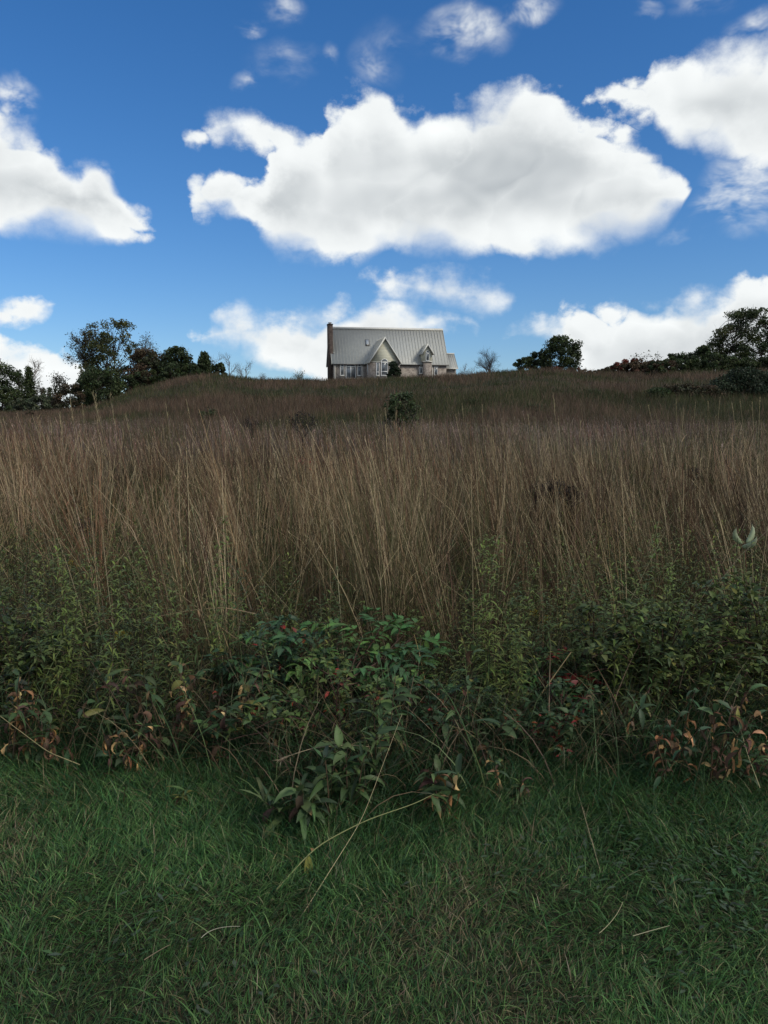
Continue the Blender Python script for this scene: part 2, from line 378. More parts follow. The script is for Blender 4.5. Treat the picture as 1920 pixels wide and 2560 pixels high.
# ------------------------------------------------------------------ the ground: lawn, meadow and hill
YC = 120.0
SIL = [(-900,1034),(-300,1034),(0,1030),(120,1026),(208,1018),(270,1001),(328,975),(386,960),(463,945),(540,936),(640,948),(736,947),(821,950),(1026,943),
       (1150,938),(1280,928),(1376,925),(1473,931),(1550,934),(1666,931),(1920,928),(2400,930),(3200,940)]
_sx, _sz = [], []
for px, py in SIL:
    p = at(px, py, YC); _sx.append(p[0]); _sz.append(p[2]-0.45)
def H(X, Y):
    X = np.asarray(X, float); Y = np.asarray(Y, float)
    zc = np.interp(X*(YC/np.clip(Y, 45, 220)), _sx, _sz)
    t = np.clip((Y-33)/(YC-33), 0, 1); s = t*t*(3-2*t)
    t2 = np.clip((Y-YC)/500, 0, 1)
    z = zc*s*(1-0.8*t2*t2*(3-2*t2))
    z = z+(vn(X, Y, 9, 1)-0.5)*0.20*np.clip((Y-30)/30, 0, 1)*np.clip((124-Y)/10, 0.15, 1)
    z = z+(vn(X, Y, 1.3, 2)-0.5)*0.05*np.clip((Y-1)/3, 0, 1)
    return z
_e = [(-400,1880),(0,1905),(130,1930),(260,1965),(450,1975),(600,2000),(690,2060),(800,2090),(920,2090),(1060,2060),(1150,2020),(1300,1990),(1480,1985),(1620,1985),(1760,1985),(1870,1950),(1920,1915),(2300,1880)]
_ep = [gp(a_, b_+22) for a_, b_ in _e]
def edge(X): return np.interp(X, [p[0] for p in _ep], [p[1] for p in _ep])      # where the mown lawn stops

def axis(a, b, fine, n, k):
    t = np.linspace(-1, 1, n); v = np.sinh(t*k)/sinh_k(k); return np.where(v < 0, -v*a, v*b)
def sinh_k(k): return math.sinh(k)
gx = axis(-1400, 1400, 0, 321, 5.0); gy_ = np.concatenate([np.linspace(-300, -6, 20)[:-1], np.linspace(-6, 12, 60)[:-1], np.linspace(12, 160, 150)[:-1], np.geomspace(160, 3500, 40)])
XX, YY = np.meshgrid(gx, gy_); ZZ = H(XX, YY)
nx, ny = len(gx), len(gy_); idx = np.arange(nx*ny).reshape(ny, nx)
gb = Buf(); gb.add(np.stack([XX, YY, ZZ], 2), np.stack([idx[:-1,:-1], idx[:-1,1:], idx[1:,1:], idx[1:,:-1]], 2).reshape(-1,4))
mg = bpy.data.materials.new('soil_and_thatch'); mg.use_nodes = True; q = G(mg.node_tree)
bs = mg.node_tree.nodes['Principled BSDF']; bs.inputs['Roughness'].default_value = 0.95; bs.inputs['Specular IOR Level'].default_value = 0.1
ob = mg.node_tree.nodes.new('ShaderNodeTexCoord').outputs['Object']
n1 = q.noise(ob, 45, 4, 0.6); n2 = q.noise(ob, 0.12, 4, 0.6); n3 = q.noise(ob, 6, 3, 0.6)
near = q.mixc(q.ramp(n1, 0.35, 0.65), (0.010,0.016,0.008,1), (0.045,0.045,0.025,1))
far = q.mixc(q.ramp(n2, 0.42, 0.60), (0.085,0.055,0.036,1), (0.034,0.040,0.019,1))
far = q.mixc(q.ramp(n3, 0.3, 0.75), far, (0.03,0.025,0.016,1))
sp = q.sep(ob)
fin = q.mixc(q.ramp(sp[1], 5.0, 22.0), near, far)
mg.node_tree.links.new(fin, bs.inputs['Base Color'])
gr = gb.build('ground', mg, None, True); tag(gr, 'ground of mown lawn, brown meadow and low hill', None, None, 'structure')
# ------------------------------------------------------------------ the house on the hill
HTH = R_(10.0); HY = 130.0
H0 = at(834.2, 944, HY); ex = np.array([cos(HTH), sin(HTH)]); ey = np.array([-sin(HTH), cos(HTH)])
def hx(Z, y):                                     # local x of the column Z in a 4.1475x enlargement of the photo's house
    a = (780+Z/4.1475-960)/F; k = lambda X, Y: X-a*(cos(PITCH)*Y-sin(PITCH)*4.5)
    c0 = k(H0[0]+y*ey[0], H0[1]+y*ey[1]); return -c0/k(ex[0], ex[1]) if False else -c0/(ex[0]-a*cos(PITCH)*ex[1])
def hz(Zy, x, y):
    b = (1280-(780+Zy/4.1475))/F; Y = H0[1]+x*ex[1]+y*ey[1]
    return CAM_Z+Y*(-sin(PITCH)+b*cos(PITCH))/(cos(PITCH)+b*sin(PITCH))-H0[2]
def pmat(name, col, rough=0.6, spec=0.3, metal=0.0, var=0.0, scale=3.0, stretch=(1,1,1)):
    m = bpy.data.materials.new(name); m.use_nodes = True; b = m.node_tree.nodes['Principled BSDF']
    b.inputs['Roughness'].default_value = rough; b.inputs['Specular IOR Level'].default_value = spec; b.inputs['Metallic'].default_value = metal
    b.inputs['Base Color'].default_value = (*col, 1)
    if var:
        q = G(m.node_tree); t_ = m.node_tree.nodes.new('ShaderNodeTexCoord').outputs['Object']
        n_ = q.noise(q.v('MULTIPLY', t_, stretch), scale, 4, 0.6)
        c_ = q.mixc(q.ramp(n_, 0.3, 0.7), tuple(x*(1-var) for x in col)+(1,), tuple(min(1, x*(1+var)) for x in col)+(1,))
        m.node_tree.links.new(c_, b.inputs['Base Color'])
    return m
def brick_mat(name, c1, c2, mortar):
    m = bpy.data.materials.new(name); m.use_nodes = True; q = G(m.node_tree); b = m.node_tree.nodes['Principled BSDF']
    b.inputs['Roughness'].default_value = 0.9; b.inputs['Specular IOR Level'].default_value = 0.15
    s = q.sep(m.node_tree.nodes.new('ShaderNodeTexCoord').outputs['Object'])
    uv = q.comb(q.m('ADD', s[0], s[1]), s[2], 0.0)
    t_ = m.node_tree.nodes.new('ShaderNodeTexBrick'); m.node_tree.links.new(uv, t_.inputs['Vector'])
    t_.inputs['Scale'].default_value = 1.0; t_.inputs['Brick Width'].default_value = 0.32; t_.inputs['Row Height'].default_value = 0.12; t_.inputs['Mortar Size'].default_value = 0.011
    t_.inputs['Color1'].default_value = (*c1,1); t_.inputs['Color2'].default_value = (*c2,1); t_.inputs['Mortar'].default_value = (*mortar,1)
    n_ = q.noise(uv, 1.6, 5, 0.7)
    c_ = q.mixc(q.ramp(n_, 0.40, 0.62, 0.0, 0.75), t_.outputs['Color'], (c1[0]*0.5, c1[1]*0.48, c1[2]*0.5, 1))
    n2_ = q.noise(q.v('MULTIPLY', uv, (1.0, 2.2, 1.0)), 4.0, 3, 0.6)
    c_ = q.mixc(q.ramp(n2_, 0.52, 0.66, 0.0, 0.6), c_, (c2[0]*1.25, c2[1]*1.3, c2[2]*1.35, 1))
    m.node_tree.links.new(c_, b.inputs['Base Color']); return m
MB = brick_mat('weathered_brick', (0.25,0.215,0.185), (0.32,0.28,0.245), (0.33,0.31,0.28))
MBD = brick_mat('shaded_brick', (0.060,0.044,0.038), (0.090,0.068,0.058), (0.085,0.076,0.07))  # chimney brick: shade of the unlit house end is put into the colour
MROOF = pmat('standing_seam_metal', (0.35,0.36,0.34), 0.5, 0.35, 0.0, 0.07, 0.8, (6,6,0.5))
MTRIM = pmat('cream_trim', (0.56,0.555,0.51), 0.55, 0.3, 0, 0.05, 2)
MSID = pmat('cream_siding', (0.52,0.51,0.41), 0.6, 0.3, 0, 0.05, 1.0, (0.4,0.4,6))
MFR = pmat('white_window_frame', (0.74,0.75,0.74), 0.5, 0.3)
MGL = pmat('window_glass', (0.15,0.17,0.19), 0.07, 0.6, 0, 0.25, 0.7)
MDK = pmat('dark_gutter', (0.10,0.095,0.09), 0.6, 0.3)
MCAP = pmat('chimney_metal', (0.30,0.30,0.30), 0.5, 0.4, 0, 0.1, 3)

house = empty('house', tuple(H0), HTH)
tag(house, 'brick house with steep pale metal roof standing on the crest of the hill', 'house')
E = Buf
LEN = hx(1392, 0); DEP = 8.0; PRO = 4.5
ZE = hz(528, 6, 0)                                # eave height
ZR = hz(172, 0, 4) ; sl = (ZR-ZE)/(DEP/2)         # ridge height, main slope
BASE = -3.0
b = E(); box(b, 0, LEN, 0, DEP, BASE, ZE-0.02)
V = [(0,0,ZE-0.02),(0,DEP,ZE-0.02),(0,DEP/2,ZR-0.2),(LEN,0,ZE-0.02),(LEN,DEP,ZE-0.02),(LEN,DEP/2,ZR-0.2)]
b.add(V, [(0,3,5,2),(1,2,5,4)], [(0,2,1),(3,4,5)])
b.build('brick_wall', MB, house)
# main roof: two slabs, seams, ridge cap
def slope(buf, x0, x1, ya, za, yb, zb, th=0.14):
    """slab between the eave line (ya, za) and the ridge line (yb, zb)"""
    V = [(x0,ya,za),(x1,ya,za),(x1,yb,zb),(x0,yb,zb)]; U = [(x,y,z+th) for x,y,z in V]
    buf.add(V+U, [(0,3,2,1),(4,5,6,7),(0,1,5,4),(1,2,6,5),(2,3,7,6),(3,0,4,7)])
OV = 0.22; RK = 0.30
b = E(); yo = -OV; zo = ZE-OV*sl
slope(b, -RK, LEN+RK, yo, zo, DEP/2, ZR); slope(b, -RK, LEN+RK, DEP+OV, zo, DEP/2, ZR-0.003)
nr_ = int((LEN+2*RK)/0.50)
for i in range(nr_+1):
    x = -RK+0.02+(LEN+2*RK-0.04)*i/nr_; wj = 0.024
    for (ya, yb) in ((yo+0.01, DEP/2-0.02), (DEP+OV-0.01, DEP/2+0.02)):
        za = zo+0.142; zb = ZR+0.142
        V = [(x-wj,ya,za),(x+wj,ya,za),(x+wj,yb,zb),(x-wj,yb,zb)]; U = [(a_,b_,c_+0.075) for a_,b_,c_ in V]
        b.add(V+U, [(4,5,6,7),(0,1,5,4),(1,2,6,5),(2,3,7,6),(3,0,4,7)])
roof = b.build('metal_roof', MROOF, house)
b = E(); prism(b, [(-0.001,0)]*0+[(DEP/2-0.22, ZR-0.04),(DEP/2+0.22, ZR-0.04),(DEP/2, ZR+0.32)], -RK-0.02, LEN+RK+0.02)
for i in range(len(b.v)): b.v[i] = np.stack([b.v[i][:,1], b.v[i][:,0], b.v[i][:,2]], 1)
b.build('ridge_cap', MTRIM, roof)
for x0_, x1_ in ((-RK, hx(545,0)-0.1), (hx(915,0), LEN+RK)):
    b = E(); box(b, x0_, x1_, yo-0.10, yo-0.005, zo-0.03, zo+0.12); b.build('eave_gutter', MDK, house)
for s_ in (-RK-0.05, LEN+RK+0.01):                # bargeboards at the two gable ends
    b = E()
    for ya, yb in ((yo, DEP/2), (DEP+OV, DEP/2)):
        V = [(s_,ya,zo-0.12),(s_+0.04,ya,zo-0.12),(s_+0.04,yb,ZR-0.12),(s_,yb,ZR-0.12)]; U = [(p,q_,r_+0.30) for p,q_,r_ in V]
        b.add(V+U, [(0,3,2,1),(4,5,6,7),(0,1,5,4),(1,2,6,5),(2,3,7,6),(3,0,4,7)])
    b.build('bargeboard', MTRIM, house)
# front gable wing
yg = -PRO; xl = hx(600, yg); xr = hx(910, yg); xa = (xl+xr)/2; zs = hz(514, xa, yg); za = hz(266, xa, yg-0.3)
zge = hz(532, xl, yg-0.3); hw = (hx(926, yg)-hx(592, yg))/2
b = E(); box(b, xl, xr, yg, -0.01, BASE, zs); wing = b.build('gable_wing_wall', MB, house)
gs = (za-zge)/hw
b = E(); ins = zs
pts = [(xl, zs+0.003),(xr, zs+0.003),(xa+0.02, za-0.05),(xa-0.02, za-0.05)]
zl_ = za-gs*(xa-xl)-0.02
pts = [(xl, zs+0.003),(xr, zs+0.003),(xr, max(zl_, zs+0.01)),(xa, za-0.06),(xl, max(zl_, zs+0.01))]
prism(b, pts, yg-0.03, yg+0.25)
nb = 16
for i in range(nb):                               # clapboards standing a little proud
    z0 = zs+0.01+(za-zs)*i/nb; half = min((xr-xl)/2, (za-0.1-z0-0.18)/gs)
    if half > 0.1: prism(b, [(xa-half, z0),(xa+half, z0),(xa+half, z0+0.02),(xa-half, z0+0.02)], yg-0.05, yg-0.028)
b.build('gable_siding', MSID, house)
b = E(); box(b, xl-0.02, xr+0.02, yg-0.07, yg+0.1, zs-0.10, zs); b.build('gable_band', MTRIM, house)
def gable_roof(name, xa, hw, zge, za, y0, y1, th=0.16, seam=0.5):
    b = E()
    for s_ in (-1, 1):
        V = [(xa+s_*hw, y0, zge),(xa+s_*hw, y1, zge),(xa, y1, za+(0.002*s_)),(xa, y0, za+(0.002*s_))]; U = [(p,q_,r_+th) for p,q_,r_ in V]
        b.add(V+U, [(0,1,2,3),(7,6,5,4),(0,4,5,1),(1,5,6,2),(2,6,7,3),(3,7,4,0)])
        n_ = int((y1-y0)/seam)
        for i in range(1, n_):
            y = y0+(y1-y0)*i/n_
            V = [(xa+s_*hw, y-.022, zge+th+.002),(xa+s_*hw, y+.022, zge+th+.002),(xa, y+.022, za+th+.002),(xa, y-.022, za+th+.002)]; U = [(p,q_,r_+.06) for p,q_,r_ in V]
            b.add(V+U, [(4,5,6,7),(0,1,5,4),(1,2,6,5),(2,3,7,6),(3,0,4,7)])
    r = b.build(name, MROOF, house)
    b = E()
    for s_ in (-1, 1):
        V = [(xa+s_*(hw+.02), y0-.05, zge-.16),(xa+s_*(hw+.02), y0-.004, zge-.16),(xa, y0-.004, za-.16),(xa, y0-.05, za-.16)]; U = [(p,q_,r_+.33) for p,q_,r_ in V]
        b.add(V+U, [(0,1,2,3),(7,6,5,4),(0,4,5,1),(1,5,6,2),(2,6,7,3),(3,7,4,0)])
    b.build('bargeboard', MTRIM, house); return r
yin = (za-ZE)/sl+0.3
gable_roof('gable_roof', xa, hw, zge, za, yg-0.35, yin)
# windows and doors: outline -> frame and pane
def arch_pts(x0, x1, z0, zsp, ztop, n=12):
    cx = (x0+x1)/2; r = (x1-x0)/2
    return [(x0,z0),(x1,z0)]+[(cx+r*cos(pi*i/n), zsp+(ztop-zsp)*sin(pi*i/n)) for i in range(n+1)]
def window(name, x0, x1, z0, zsp, ztop, y, rails=(), posts=(), fw=0.085, parent=None):
    out = arch_pts(x0, x1, z0, zsp, ztop); inn = arch_pts(x0+fw, x1-fw, z0+fw, zsp, max(ztop-fw, zsp+0.01))
    n = len(out); b = E()
    V = [(x,y-.10,z) for x,z in out]+[(x,y-.10,z) for x,z in inn]+[(x,y-.003,z) for x,z in out]+[(x,y-.055,z) for x,z in inn]
    q_ = []
    for i in range(n):
        j = (i+1) % n
        q_ += [(i,j,n+j,n+i),(i,2*n+i,2*n+j,j),(n+i,n+j,3*n+j,3*n+i)]
    b.add(V, q_)
    for z in rails: box(b, x0+fw, x1-fw, y-.092, y-.056, z-fw*.55, z+fw*.55)
    for x in posts: box(b, x-fw*.5, x+fw*.5, y-.094, y-.056, z0+fw, zsp)
    w = b.build(name, MFR, parent or house)
    b = E(); prism(b, inn, y-.05, y-.02); b.build('pane', MGL, w)
    if name == 'window':
        b = E(); box(b, x0-.05, x1+.05, y-.14, y-.004, z0-.09, z0-.003); b.build('sill', MTRIM, w)
    return w
def win(Z0, Z1, T, S, Bt, y, rails=(), posts=(), name='window', fw=0.085):
    x0, x1 = hx(Z0, y), hx(Z1, y); xm = (x0+x1)/2
    return window(name, x0, x1, hz(Bt, xm, y), hz(S, xm, y), hz(T, xm, y), y, [hz(r, xm, y) for r in rails], [hx(p, y) for p in posts], fw)
win(292, 334, 541, 560, 659, 0, [565]); win(471, 513, 543, 562, 659, 0, [566])
d_ = win(349, 456, 541, 560, 690, 0, [566], [402], 'patio_door', 0.10)
b = E(); xd = hx(410, 0); zd = hz(640, xd, 0); box(b, xd-.02, xd+.02, -.16, -.09, zd-.12, zd+.12); b.build('handle', MDK, d_)
win(665, 698, 524, 526, 660, yg, [622]); win(714, 786, 484, 520, 660, yg, [524, 618], (), 'window', 0.10); win(800, 833, 524, 526, 660, yg, [622])
win(1109, 1146, 558, 574, 637, 0, [578]); win(1264, 1301, 560, 576, 656, 0, [580])
b = E(); zw0, zw1 = hz(650, xl, yg+2), hz(545, xl, yg+2)     # small window in the wing's side
box(b, xl-.07, xl-.003, yg+1.8, yg+2.5, zw0, zw1); sw = b.build('window', MFR, house)
b = E(); box(b, xl-.09, xl-.072, yg+1.88, yg+2.42, zw0+.08, zw1-.08); b.build('pane', MGL, sw)
# brick bay with the small dormer above it
yb = -0.8; bx0, bx1 = hx(1157, yb), hx(1240, yb); zb = hz(515, bx0, yb)
b = E(); box(b, bx0, bx1, yb, -0.012, BASE, zb); b.build('brick_bay', MB, house)
dx0, dx1 = hx(1146, yb), hx(1244, yb); dxa = (dx0+dx1)/2; dzt = hz(408, dxa, yb); dza = hz(336, dxa, yb-.3)
dhw = (hx(1257, yb)-hx(1130, yb))/2; dze = hz(442, dxa, yb-.3); dsl = (dza-dze)/dhw
b = E(); ztop = dza-dsl*(dx1-dx0)/2-.03
prism(b, [(dx0, zb+.003),(dx1, zb+.003),(dx1, ztop),(dxa, dza-.07),(dx0, ztop)], yb-.02, 3.2)
b.build('dormer_siding', MSID, house)
gable_roof('dormer_roof', dxa, dhw, dze, dza, yb-.35, (dza-ZE)/sl+.3, 0.12, 0.45)
b = E(); box(b, dx0-.05, dx1+.05, yb-.12, yb-.022, zb-.06, zb+.10); b.build('dormer_band', MTRIM, house)
win(1177, 1213, 398, 420, 508, yb-.02, [424], (), 'window', 0.075)
xs = hx(1250, yb+.6); b = E(); box(b, xs-.05, xs+.05, -.12, -.02, BASE, ZE-.1); b.build('downspout', MTRIM, house)
xs = hx(238, 0); b = E(); box(b, xs-.05, xs+.05, -.12, -.02, BASE, ZE-.1); b.build('downspout', MTRIM, house)
xs = hx(527, 0); b = E(); box(b, xs-.05, xs+.05, -.12, -.02, BASE, ZE-.1); b.build('downspout', MTRIM, house)
# skylight on the roof
skx0, skx1 = hx(557, 1.8), hx(597, 1.8)
def ry(Zy, x):                                    # depth where the main roof crosses an image row
    lo, hi = -0.4, DEP/2
    for _ in range(40):
        m_ = (lo+hi)/2
        if hz(Zy, x, m_) < ZE+sl*m_+.14: hi = m_
        else: lo = m_
    return (lo+hi)/2
sy0, sy1 = ry(355, skx0), ry(294, skx0)
b = E(); slope(b, skx0, skx1, sy0, ZE+sl*sy0+.146, sy1, ZE+sl*sy1+.146, 0.16); sk_ = b.build('skylight', MDK, house)
b = E(); slope(b, skx0+.07, skx1-.07, sy0+.10, ZE+sl*(sy0+.10)+.31, sy1-.05, ZE+sl*(sy1-.05)+.31, 0.012); b.build('pane', pmat('skylight_glass', (0.30,0.33,0.35), 0.08, 0.6), sk_)
# low wing at the right end
AX0 = LEN+0.01; ya_ = 1.2; AX1 = hx(1492, ya_); ADEP = 4.4; zae = hz(566, AX1, ya_); zar = hz(440, LEN, ya_+ADEP/2); asl = (zar-zae)/(ADEP/2)
b = E(); box(b, AX0, AX1, ya_, ya_+ADEP, BASE, zae)
b.add([(AX1,ya_,zae),(AX1,ya_+ADEP,zae),(AX1,ya_+ADEP/2,zar-.15)], None, [(0,1,2)]); b.build('low_wing_wall', MB, house)
b = E(); slope(b, AX0, AX1+.25, ya_-.4, zae-.4*asl, ya_+ADEP/2, zar); slope(b, AX0, AX1+.25, ya_+ADEP+.4, zae-.4*asl, ya_+ADEP/2, zar-.003)
for i in range(7):
    x = AX0+.1+(AX1+.2-AX0-.1)*i/6
    V = [(x-.022,ya_-.39,zae-.4*asl+.145),(x+.022,ya_-.39,zae-.4*asl+.145),(x+.022,ya_+ADEP/2,zar+.145),(x-.022,ya_+ADEP/2,zar+.145)]; U = [(p,q_,r_+.06) for p,q_,r_ in V]
    b.add(V+U, [(4,5,6,7),(0,1,5,4),(1,2,6,5),(2,3,7,6),(3,0,4,7)])
b.build('low_wing_roof', MROOF, house)
b = E(); box(b, AX0, AX1+.26, ya_-.46, ya_-.405, zae-.4*asl-.08, zae-.4*asl+.15); b.build('fascia', MTRIM, house)
b = E(); box(b, AX0, AX1+.25, ya_+ADEP/2-.12, ya_+ADEP/2+.12, zar+.05, zar+.24); b.build('ridge_cap', MTRIM, house)
# chimney against the left gable
cx0 = hx(170, .9); cy0, cy1 = 0.9, 2.2; ct = hz(132, -.3, .9)
b = E(); box(b, cx0, 0.03, cy0, cy1, BASE, ct); box(b, cx0-.05, .08, cy0-.05, cy1+.05, ct, ct+.16)
ch = b.build('chimney', MBD, house)
b = E(); xc = (cx0+.03)/2; yc_ = (cy0+cy1)/2; box(b, xc-.2, xc+.2, yc_-.25, yc_+.25, ct+.161, ct+.36); box(b, xc-.26, xc+.26, yc_-.31, yc_+.31, ct+.361, ct+.42); b.build('chimney_cap', MCAP, ch)
b = E(); box(b, .031, .30, cy0-.02, cy1+.02, ZE+sl*cy0+.3, ZE+sl*cy0+.36); b.build('flashing', MTRIM, ch)
# ------------------------------------------------------------------ trees and shrubs on and behind the hill
def base_at(px, Y):
    d = pdir(px, 950); X = d[0]*Y/d[1]; return np.array([X, Y, float(H(X, Y))])
def leaf_cards(buf, P, size, col, r):
    """small leaf-shaped faces turned every way"""
    n = len(P); a = r.normal(size=(n,3)); a /= np.linalg.norm(a, axis=1)[:,None]
    c = r.normal(size=(n,3)); c -= a*np.sum(a*c, 1)[:,None]; c /= np.linalg.norm(c, axis=1)[:,None]
    L = (size*(0.6+0.8*r.random(n)))[:,None]
    V = np.stack([P-a*L*.55, P+c*L*.32, P+a*L*.55, P-c*L*.32], 1)
    buf.add(V.reshape(-1,3), np.arange(n*4).reshape(-1,4), None, np.repeat(col[:,None,:], 4, 1).reshape(-1,3))
def limb(bk, p0, p1, r0, r1, bark, r, sag=0.1, n=6, sides=4):
    p0 = np.asarray(p0); p1 = np.asarray(p1); d = np.linalg.norm(p1-p0)
    m = (p0+p1)/2+r.normal(size=3)*d*0.09+np.array([0,0,d*sag]); pts = bez(p0, m, p1, n)
    poly(bk, pts, np.linspace(r0, r1, n), bark, sides); return pts
def tree(name, label, px, Y, top, wpx, cols, seed, group=None, cat='tree', low=0.25, n_cl=26, per=170, leaf=0.30, lean=0.0,
         bark=(0.045,0.038,0.032), trunk=None, gap=0.55, shape='round', flat=0.75, clump=None, base_dz=0.0, stems=1):
    """broadleaf tree or shrub: trunk, limbs out to leaf clumps; size from the photograph at its own distance"""
    r = np.random.default_rng(seed); B = base_at(px, Y); B[2] += base_dz
    Ht = at(px, top, Y)[2]-B[2]; W = wpx/F*Y/2
    root = empty(name, tuple(B)); tag(root, label, cat, group)
    bk, lf = Buf(), Buf(); rt = trunk or max(0.06, Ht*0.022); bark = np.array(bark)
    tip = np.array([lean*W, 0, Ht*0.80])
    tr = []
    for s_ in range(stems):
        o_ = np.array([0,0,-0.3]) if stems == 1 else np.array([r.normal()*W*.15, r.normal()*W*.15, -0.3])
        e_ = tip if stems == 1 else tip+np.array([r.normal()*W*.5, r.normal()*W*.5, -abs(r.normal())*Ht*.15])
        tr.append(limb(bk, o_, e_, rt*(1 if stems==1 else .6), rt*0.25, bark*(0.8+.4*r.random()), r, 0.0, 8, 6))
    cs = clump or (0.20*Ht+0.1*W)*0.62
    for i in range(n_cl):
        f = (i+.5)/n_cl; zf = low+(1-low)*(f if shape != 'round' else f**0.85)
        q_ = (zf-low)/(1-low)
        if shape == 'round': pr = (max(0.0, 1-(2*abs(q_-0.45)/1.12)**2.2))**0.5
        elif shape == 'top': pr = 0.35+0.75*math.sin(pi*min(1, q_*.62+.25))
        elif shape == 'cone': pr = 1-0.93*q_
        else: pr = (1-q_**3)**0.5*0.95+0.05
        a = i*2.39996+r.random()*1.2; rad = W*pr*(0.25+0.75*math.sqrt(r.random()))
        c = np.array([lean*W*zf+rad*cos(a), rad*sin(a)*0.9, Ht*zf*0.97-cs*0.15*q_])
        if q_ > 0.86: c[2] = Ht-cs*0.55*abs(r.normal())*0.9-cs*.3
        T = tr[r.integers(len(tr))]; k = min(len(T)-1, max(1, int(len(T)*(zf*0.72+0.08))))
        pts = limb(bk, T[k], c, rt*0.30, rt*0.05, bark, r, 0.08, 6)
        for j in range(3):
            e = c+r.normal(size=3)*cs*0.65; limb(bk, pts[3+j % 2], e, rt*0.10, rt*0.025, bark, r, 0.05, 4, 3)
        k_ = cs*(0.65+0.6*r.random()); n = int(per*1.35*(0.5+r.random()))
        dirs = r.normal(size=(n,3)); dirs /= np.linalg.norm(dirs, axis=1)[:,None]
        P = c+dirs*(k_*(r.random((n,1))**(1/2.2)))*np.array([1.15,1.15,flat])
        P = P[r.random(n) > 0.15]
        if gap:
            h = vn(P[:,0]+B[0]*3.1, P[:,2]*1.1+P[:,1]*.7, cs*0.55, seed); P = P[h > gap*0.5]
        P = P[P[:,2] > 0.05]
        if not len(P): continue
        cc = np.array(cols[r.integers(len(cols))], float)*(0.8+0.45*r.random())
        leaf_cards(lf, P, leaf, jitter(cc, len(P), .22, .08, r), r)
    bk.build('trunk', M_BARK, root, True); lf.build('crown', M_TREE, root); return root
def bare(name, label, px, Y, top, wpx, col, seed, group=None, cat='tree', stems=1, lean=0.0, leafc=None, leafn=0, leaf=.22, up=0.55, r0=None, cut=0.3):
    """tree with open branches and few or no leaves"""
    r = np.random.default_rng(seed); B = base_at(px, Y); Ht = at(px, top, Y)[2]-B[2]; W = wpx/F*Y/2
    root = empty(name, tuple(B)); tag(root, label, cat, group)
    bk, lf = Buf(), Buf(); col = np.array(col); ends = []
    def grow(p, d, L, rad, lv):
        n = 5; pts = [p]; dd = d.copy()
        for i in range(n):
            dd = dd+r.normal(size=3)*0.13+np.array([0,0,0.05*up]); dd /= np.linalg.norm(dd); pts.append(pts[-1]+dd*L/n)
        poly(bk, pts, np.linspace(rad, rad*0.5, n+1), col*(0.8+.4*r.random()), 5 if lv < 2 else 3)
        if lv >= 2: ends.extend(pts[2:])
        if lv < 4:
            for k in range((5,4,4,3)[lv] + (1 if r.random() < .5 else 0)):
                t = cut+(1-cut)*(k+r.random())/(5.5,4.5,4.5,3.5)[lv]; t = min(t, .98); i = int(t*n); q_ = np.array(pts[i])+(np.array(pts[min(i+1,n)])-pts[i])*(t*n-i)
                a = r.random()*2*pi; s_ = np.cross(dd, [cos(a), sin(a), 0.3]); s_ /= np.linalg.norm(s_)+1e-6
                nd = dd*(0.75)+s_*(0.55+.4*r.random())+np.array([0,0,up*0.3]); nd /= np.linalg.norm(nd)
                grow(q_, nd, L*(0.50+.16*r.random())*(1.0 if lv else W/Ht*1.1+.35), rad*(0.42+.12*r.random()), lv+1)
    for s_ in range(stems):
        d = np.array([lean+(r.normal()*.25 if stems > 1 else 0), r.normal()*.1, 1.0]); d /= np.linalg.norm(d)
        grow(np.array([r.normal()*.2*(stems>1), 0, -0.2]), d, Ht*0.62*(1 if stems==1 else .8+.3*r.random()), r0 or Ht*0.02, 0)
    if leafn and ends:
        E_ = np.array(ends); P = E_[r.integers(len(E_), size=leafn)]+r.normal(size=(leafn,3))*0.28
        leaf_cards(lf, P, leaf, jitter(np.array(leafc), leafn, .25, .1, r), r)
    # trim to the height measured in the photograph
    allv = np.concatenate(bk.v); k = Ht/max(allv[:,2].max(), .1)
    bk.v = [v*k for v in bk.v]; lf.v = [v*k for v in lf.v]
    bk.build('trunk', M_BARK, root, True)
    if leafn: lf.build('crown', M_TREE, root)
    return root
def conifer(name, label, px, Y, top, wpx, cols, seed, group=None, tiers=16, per=60, needle=.26):
    r = np.random.default_rng(seed); B = base_at(px, Y); Ht = at(px, top, Y)[2]-B[2]; W = wpx/F*Y/2
    root = empty(name, tuple(B)); tag(root, label, 'tree', group); bk, lf = Buf(), Buf()
    poly(bk, [(0,0,-.3),(0.05,0,Ht*.5),(0,0,Ht)], [Ht*.02, Ht*.012, .02], (0.04,0.032,0.026), 6)
    for i in range(tiers):
        f = (i+.5)/tiers; z = Ht*(0.06+0.92*f); R = W*(1-f)**0.85+0.12
        for k in range(7):
            a = k*0.9+i*1.3+r.random()*.6; L = R*(0.65+.5*r.random()); e = np.array([L*cos(a), L*sin(a), z-L*0.18+.1*r.normal()])
            pts = limb(bk, (0,0,z), e, .035, .012, (0.04,0.032,0.026), r, 0.05, 4, 3)
            n = int(per*(0.4+L/W*.9)); t = r.random(n)**.7
            P = np.array([0,0,z])*(1-t[:,None])+e*t[:,None]+r.normal(size=(n,3))*np.array([.22,.22,.13])
            c = np.array(cols[r.integers(len(cols))])*(0.8+.4*r.random()); leaf_cards(lf, P, needle, jitter(c, n, .2, .06, r), r)
    bk.build('trunk', M_BARK, root); lf.build('crown', M_TREE, root); return root

